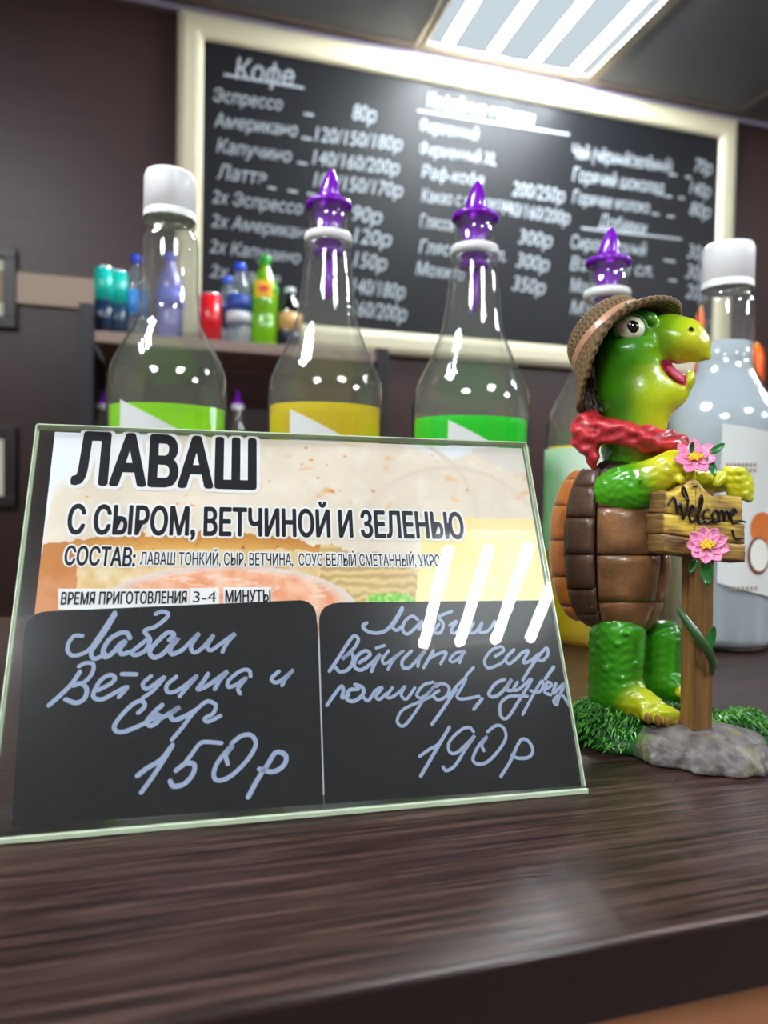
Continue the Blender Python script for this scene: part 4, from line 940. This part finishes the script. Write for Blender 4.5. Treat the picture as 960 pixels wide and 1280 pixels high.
# ---- flowers
m_pink = mat('petal_pink', S(224, 130, 170), .4, coat=.2, attr=False, var=.15, vscale=300); m_pyel = mat('stamen_yellow', S(240, 190, 40), .45); m_leaf = mat('painted_leaf', S(34, 110, 40), .4, coat=.3, var=.3, vscale=200)
def petal(c0, ax, side, nrm, L, W_, m, parent, cup=.25, name='petal'):
    """c0 design point; ax/side/nrm unit vectors in design coordinates"""
    vs = []; fs = []; nu, nv = 8, 6
    for s_ in (0, 1):
        for i in range(nu+1):
            u = i/nu; wv = W_*(math.sin(math.pi*min(.12+.86*u, 1))**.7); 
            for j in range(nv+1):
                v = j/nv*2-1; vs.append(c0+ax*L*u+side*wv*v*.5+nrm*(cup*L*u*u*.8+1.6*v*v-1.2*math.sin(u*3.14)*(1-abs(v))+(0 if s_ == 0 else -1.6)))
    N = (nu+1)*(nv+1); k = nv+1
    for i in range(nu):
        for j in range(nv): q_ = i*k+j; fs.append((q_, q_+1, q_+k+1, q_+k)); fs.append((N+q_, N+q_+k, N+q_+k+1, N+q_+1))
        fs.append((i*k, (i+1)*k, N+(i+1)*k, N+i*k)); fs.append((i*k+nv, N+i*k+nv, N+(i+1)*k+nv, (i+1)*k+nv))
    for j in range(nv): q_ = nu*k+j; fs.append((q_, q_+1, N+q_+1, N+q_)); fs.append((j, N+j, N+j+1, j+1))
    return meshv(name, TT(np.array(vs)), fs, m, parent, True)
def nrmz(v): v = np.array(v, float); return v/np.linalg.norm(v)
def flower(cx, cy, cc, n_, rad, normal, squash=1, start=0):
    fl = bpy.data.objects.new('flower', None); COL.objects.link(fl); fl.parent = turtle; nz = nrmz(normal); a1 = nrmz(np.cross([0, 1, 0], nz)); a2 = np.cross(nz, a1); c0 = np.array([cx, cy, cc], float)
    for k in range(n_):
        f = start+2*math.pi*k/n_; ax = a1*math.cos(f)+a2*math.sin(f)*squash; L = np.linalg.norm(ax)*rad; ax = nrmz(ax); petal(c0+ax*2, ax, nrmz(np.cross(nz, ax)), nz, L*(.92+.16*rng.random()), rad*.68, m_pink, fl)
    vs = []; fs = []
    for k in range(16):
        f = k*2.4; rr = 1.4*math.sqrt(k)*1.3; p = c0+a1*rr*math.cos(f)*1.4+a2*rr*math.sin(f)*.8+nz*4; bm = bmesh.new(); bmesh.ops.create_icosphere(bm, subdivisions=1, radius=1); o = len(vs)
        vs += [p+np.array(v.co)*np.array([2.9, 2.1, 2.2]) for v in bm.verts]; fs += [tuple(v.index+o for v in f_.verts) for f_ in bm.faces]; bm.free()
    meshv('flower_center', TT(np.array(vs)), fs, m_pyel, fl, True)
flower(884, 682, 92, 9, 27, (.1, -.35, 1), .85, .3); flower(869, 573, 72, 7, 26, (.05, -.62, .8), .95, .2)
def leaf(a, b_, w_, up, par=turtle, cup=.15): a, b_ = np.array(a, float), np.array(b_, float); ax = nrmz(b_-a); nz = nrmz(np.array(up, float)-ax*(ax@np.array(up, float))); petal(a, ax, nrmz(np.cross(nz, ax)), nz, np.linalg.norm(b_-a), w_, m_leaf, par, cup, 'leaf')
leaf((882, 700, 88), (884, 732, 86), 17, (.2, 0, 1)); leaf((888, 566, 70), (906, 556, 66), 10, (0, -.5, 1)); leaf((886, 572, 72), (893, 596, 78), 11, (.4, 0, 1)); leaf((864, 566, 72), (866, 552, 72), 7, (0, 0, 1)); leaf((886, 812, 76), (891, 782, 74), 12, (.5, 0, 1)); leaf((870, 700, 76), (862, 716, 74), 10, (0, 0, 1))
vs, fs = tube(TT(np.array(cat([(848, 760, 78), (858, 776, 82), (872, 795, 84), (884, 812, 80), (891, 828, 72), (890, 842, 64)], 5))), [.0012+.0010*math.sin(math.pi*min(i/24, 1)) for i in range(26)], 8)
meshv('vine_stem', vs, fs, mat('vine_green', S(40, 74, 34), .4, coat=.3), turtle, True)
# ---- base: rock in front, grass mound around
def basef(rock):
    def f(X, Y, Z):      # X right, Y away, Z up (mm)
        n_ = np.sin(X*.31+np.sin(Y*.4)*1.3)*np.sin(Y*.37+X*.11)*np.cos(Z*.3); n2 = np.sin(X*.9+Y*.35)*np.sin(Y*1.1-X*.4)*np.sin(Z*.8+X*.2)
        if rock: 
            d = (np.sqrt(((X-12)/29)**2+((Y+19)/21.5)**2+((Z-1)/13.5)**2)-1)*15; d = smin(d, (np.sqrt(((X-26)/15)**2+((Y+10)/16)**2+((Z-2)/11)**2)-1)*12, 3); d = smin(d, (np.sqrt(((X+2)/14)**2+((Y+24)/15)**2+((Z-1)/9)**2)-1)*10, 3); d = d-1.0*n_-.45*n2
        else:
            d = (np.sqrt((X/41)**2+((Y-2)/37)**2+((Z-0)/12)**2)-1)*16; d = smin(d, (np.sqrt(((X+26)/17)**2+((Y+8)/22)**2+((Z-3)/14)**2)-1)*13, 5); d = smin(d, (np.sqrt(((X-31)/12)**2+((Y-8)/16)**2+((Z-3)/12)**2)-1)*11, 4); d = d-.8*n_
        return smax(d, -(Z-.15), .6)
    return f
def bmap(P): return (RT[None, :]*P[:, 0:1]+DH[None, :]*P[:, 1:2]+np.array([[0, 0, 1.]])*P[:, 2:3])*.001
P, Q = surfnet(basef(True), (-24, -48, -2), (48, 12, 18), .9)
n_ = vnoise(P, .16, 3); n2 = vnoise(P, .5, 8); cr_ = mixc(S(72, 65, 64), S(112, 104, 100), .5+n2*.5+n_); cr_ = blend(cr_, S(116, 112, 70), np.clip(vnoise(P, .12, 20)*3-.5, 0, .5)); cr_ = blend(cr_, S(78, 140, 30), np.clip((-6-P[:, 0])*.08, 0, .7)*(n_ > -.1))
fastmesh('rock', bmap(P), Q, mat('rock_paint', (1, 1, 1), .5, attr=True, coat=.05, bump=.6, bscale=500), turtle, cr_, flip=True)
P, Q = surfnet(basef(False), (-50, -42, -2), (50, 44, 20), 1.1)
gm = fastmesh('grass_mound', bmap(P), Q, mat('mound_green', (1, 1, 1), .4, attr=True, coat=.2, bump=.5, bscale=500), turtle, mixc(S(14, 60, 14), S(30, 110, 24), .5+vnoise(P, .3, 2)), flip=True)
# sculpted grass blades over the mound
vs = []; fs = []; cs = []; rf = basef(True); 
cand = P[(P[:, 2] > 1.5)]
for p in cand[rng.permutation(len(cand))[:2600]]:
    if float(rf(p[0], p[1], p[2])) < .8: continue
    out = np.array([p[0], p[1], 0])/(np.hypot(p[0], p[1])+1e-6); f = rng.normal(0, .55); out = np.array([out[0]*math.cos(f)-out[1]*math.sin(f), out[0]*math.sin(f)+out[1]*math.cos(f), 0]); up = np.array([0, 0, 1.]); L = rng.uniform(3.5, 6.5); w_ = rng.uniform(.5, .8); sd = np.array([-out[1], out[0], 0])*w_
    lift = rng.uniform(.25, .6); o = len(vs); b0 = p-up*.4; b1 = p+out*L*.45+up*(L*lift*.7)-up*.2; b2 = p+out*L*.9+up*(L*lift*.35)-up*(L*.25)
    vs += [b0-sd, b0+sd, b1-sd*.9, b1+sd*.9, b1+up*.5, b2]; fs += [(o, o+4, o+2), (o, o+1, o+4), (o+1, o+3, o+4), (o+2, o+4, o+5), (o+4, o+3, o+5)]
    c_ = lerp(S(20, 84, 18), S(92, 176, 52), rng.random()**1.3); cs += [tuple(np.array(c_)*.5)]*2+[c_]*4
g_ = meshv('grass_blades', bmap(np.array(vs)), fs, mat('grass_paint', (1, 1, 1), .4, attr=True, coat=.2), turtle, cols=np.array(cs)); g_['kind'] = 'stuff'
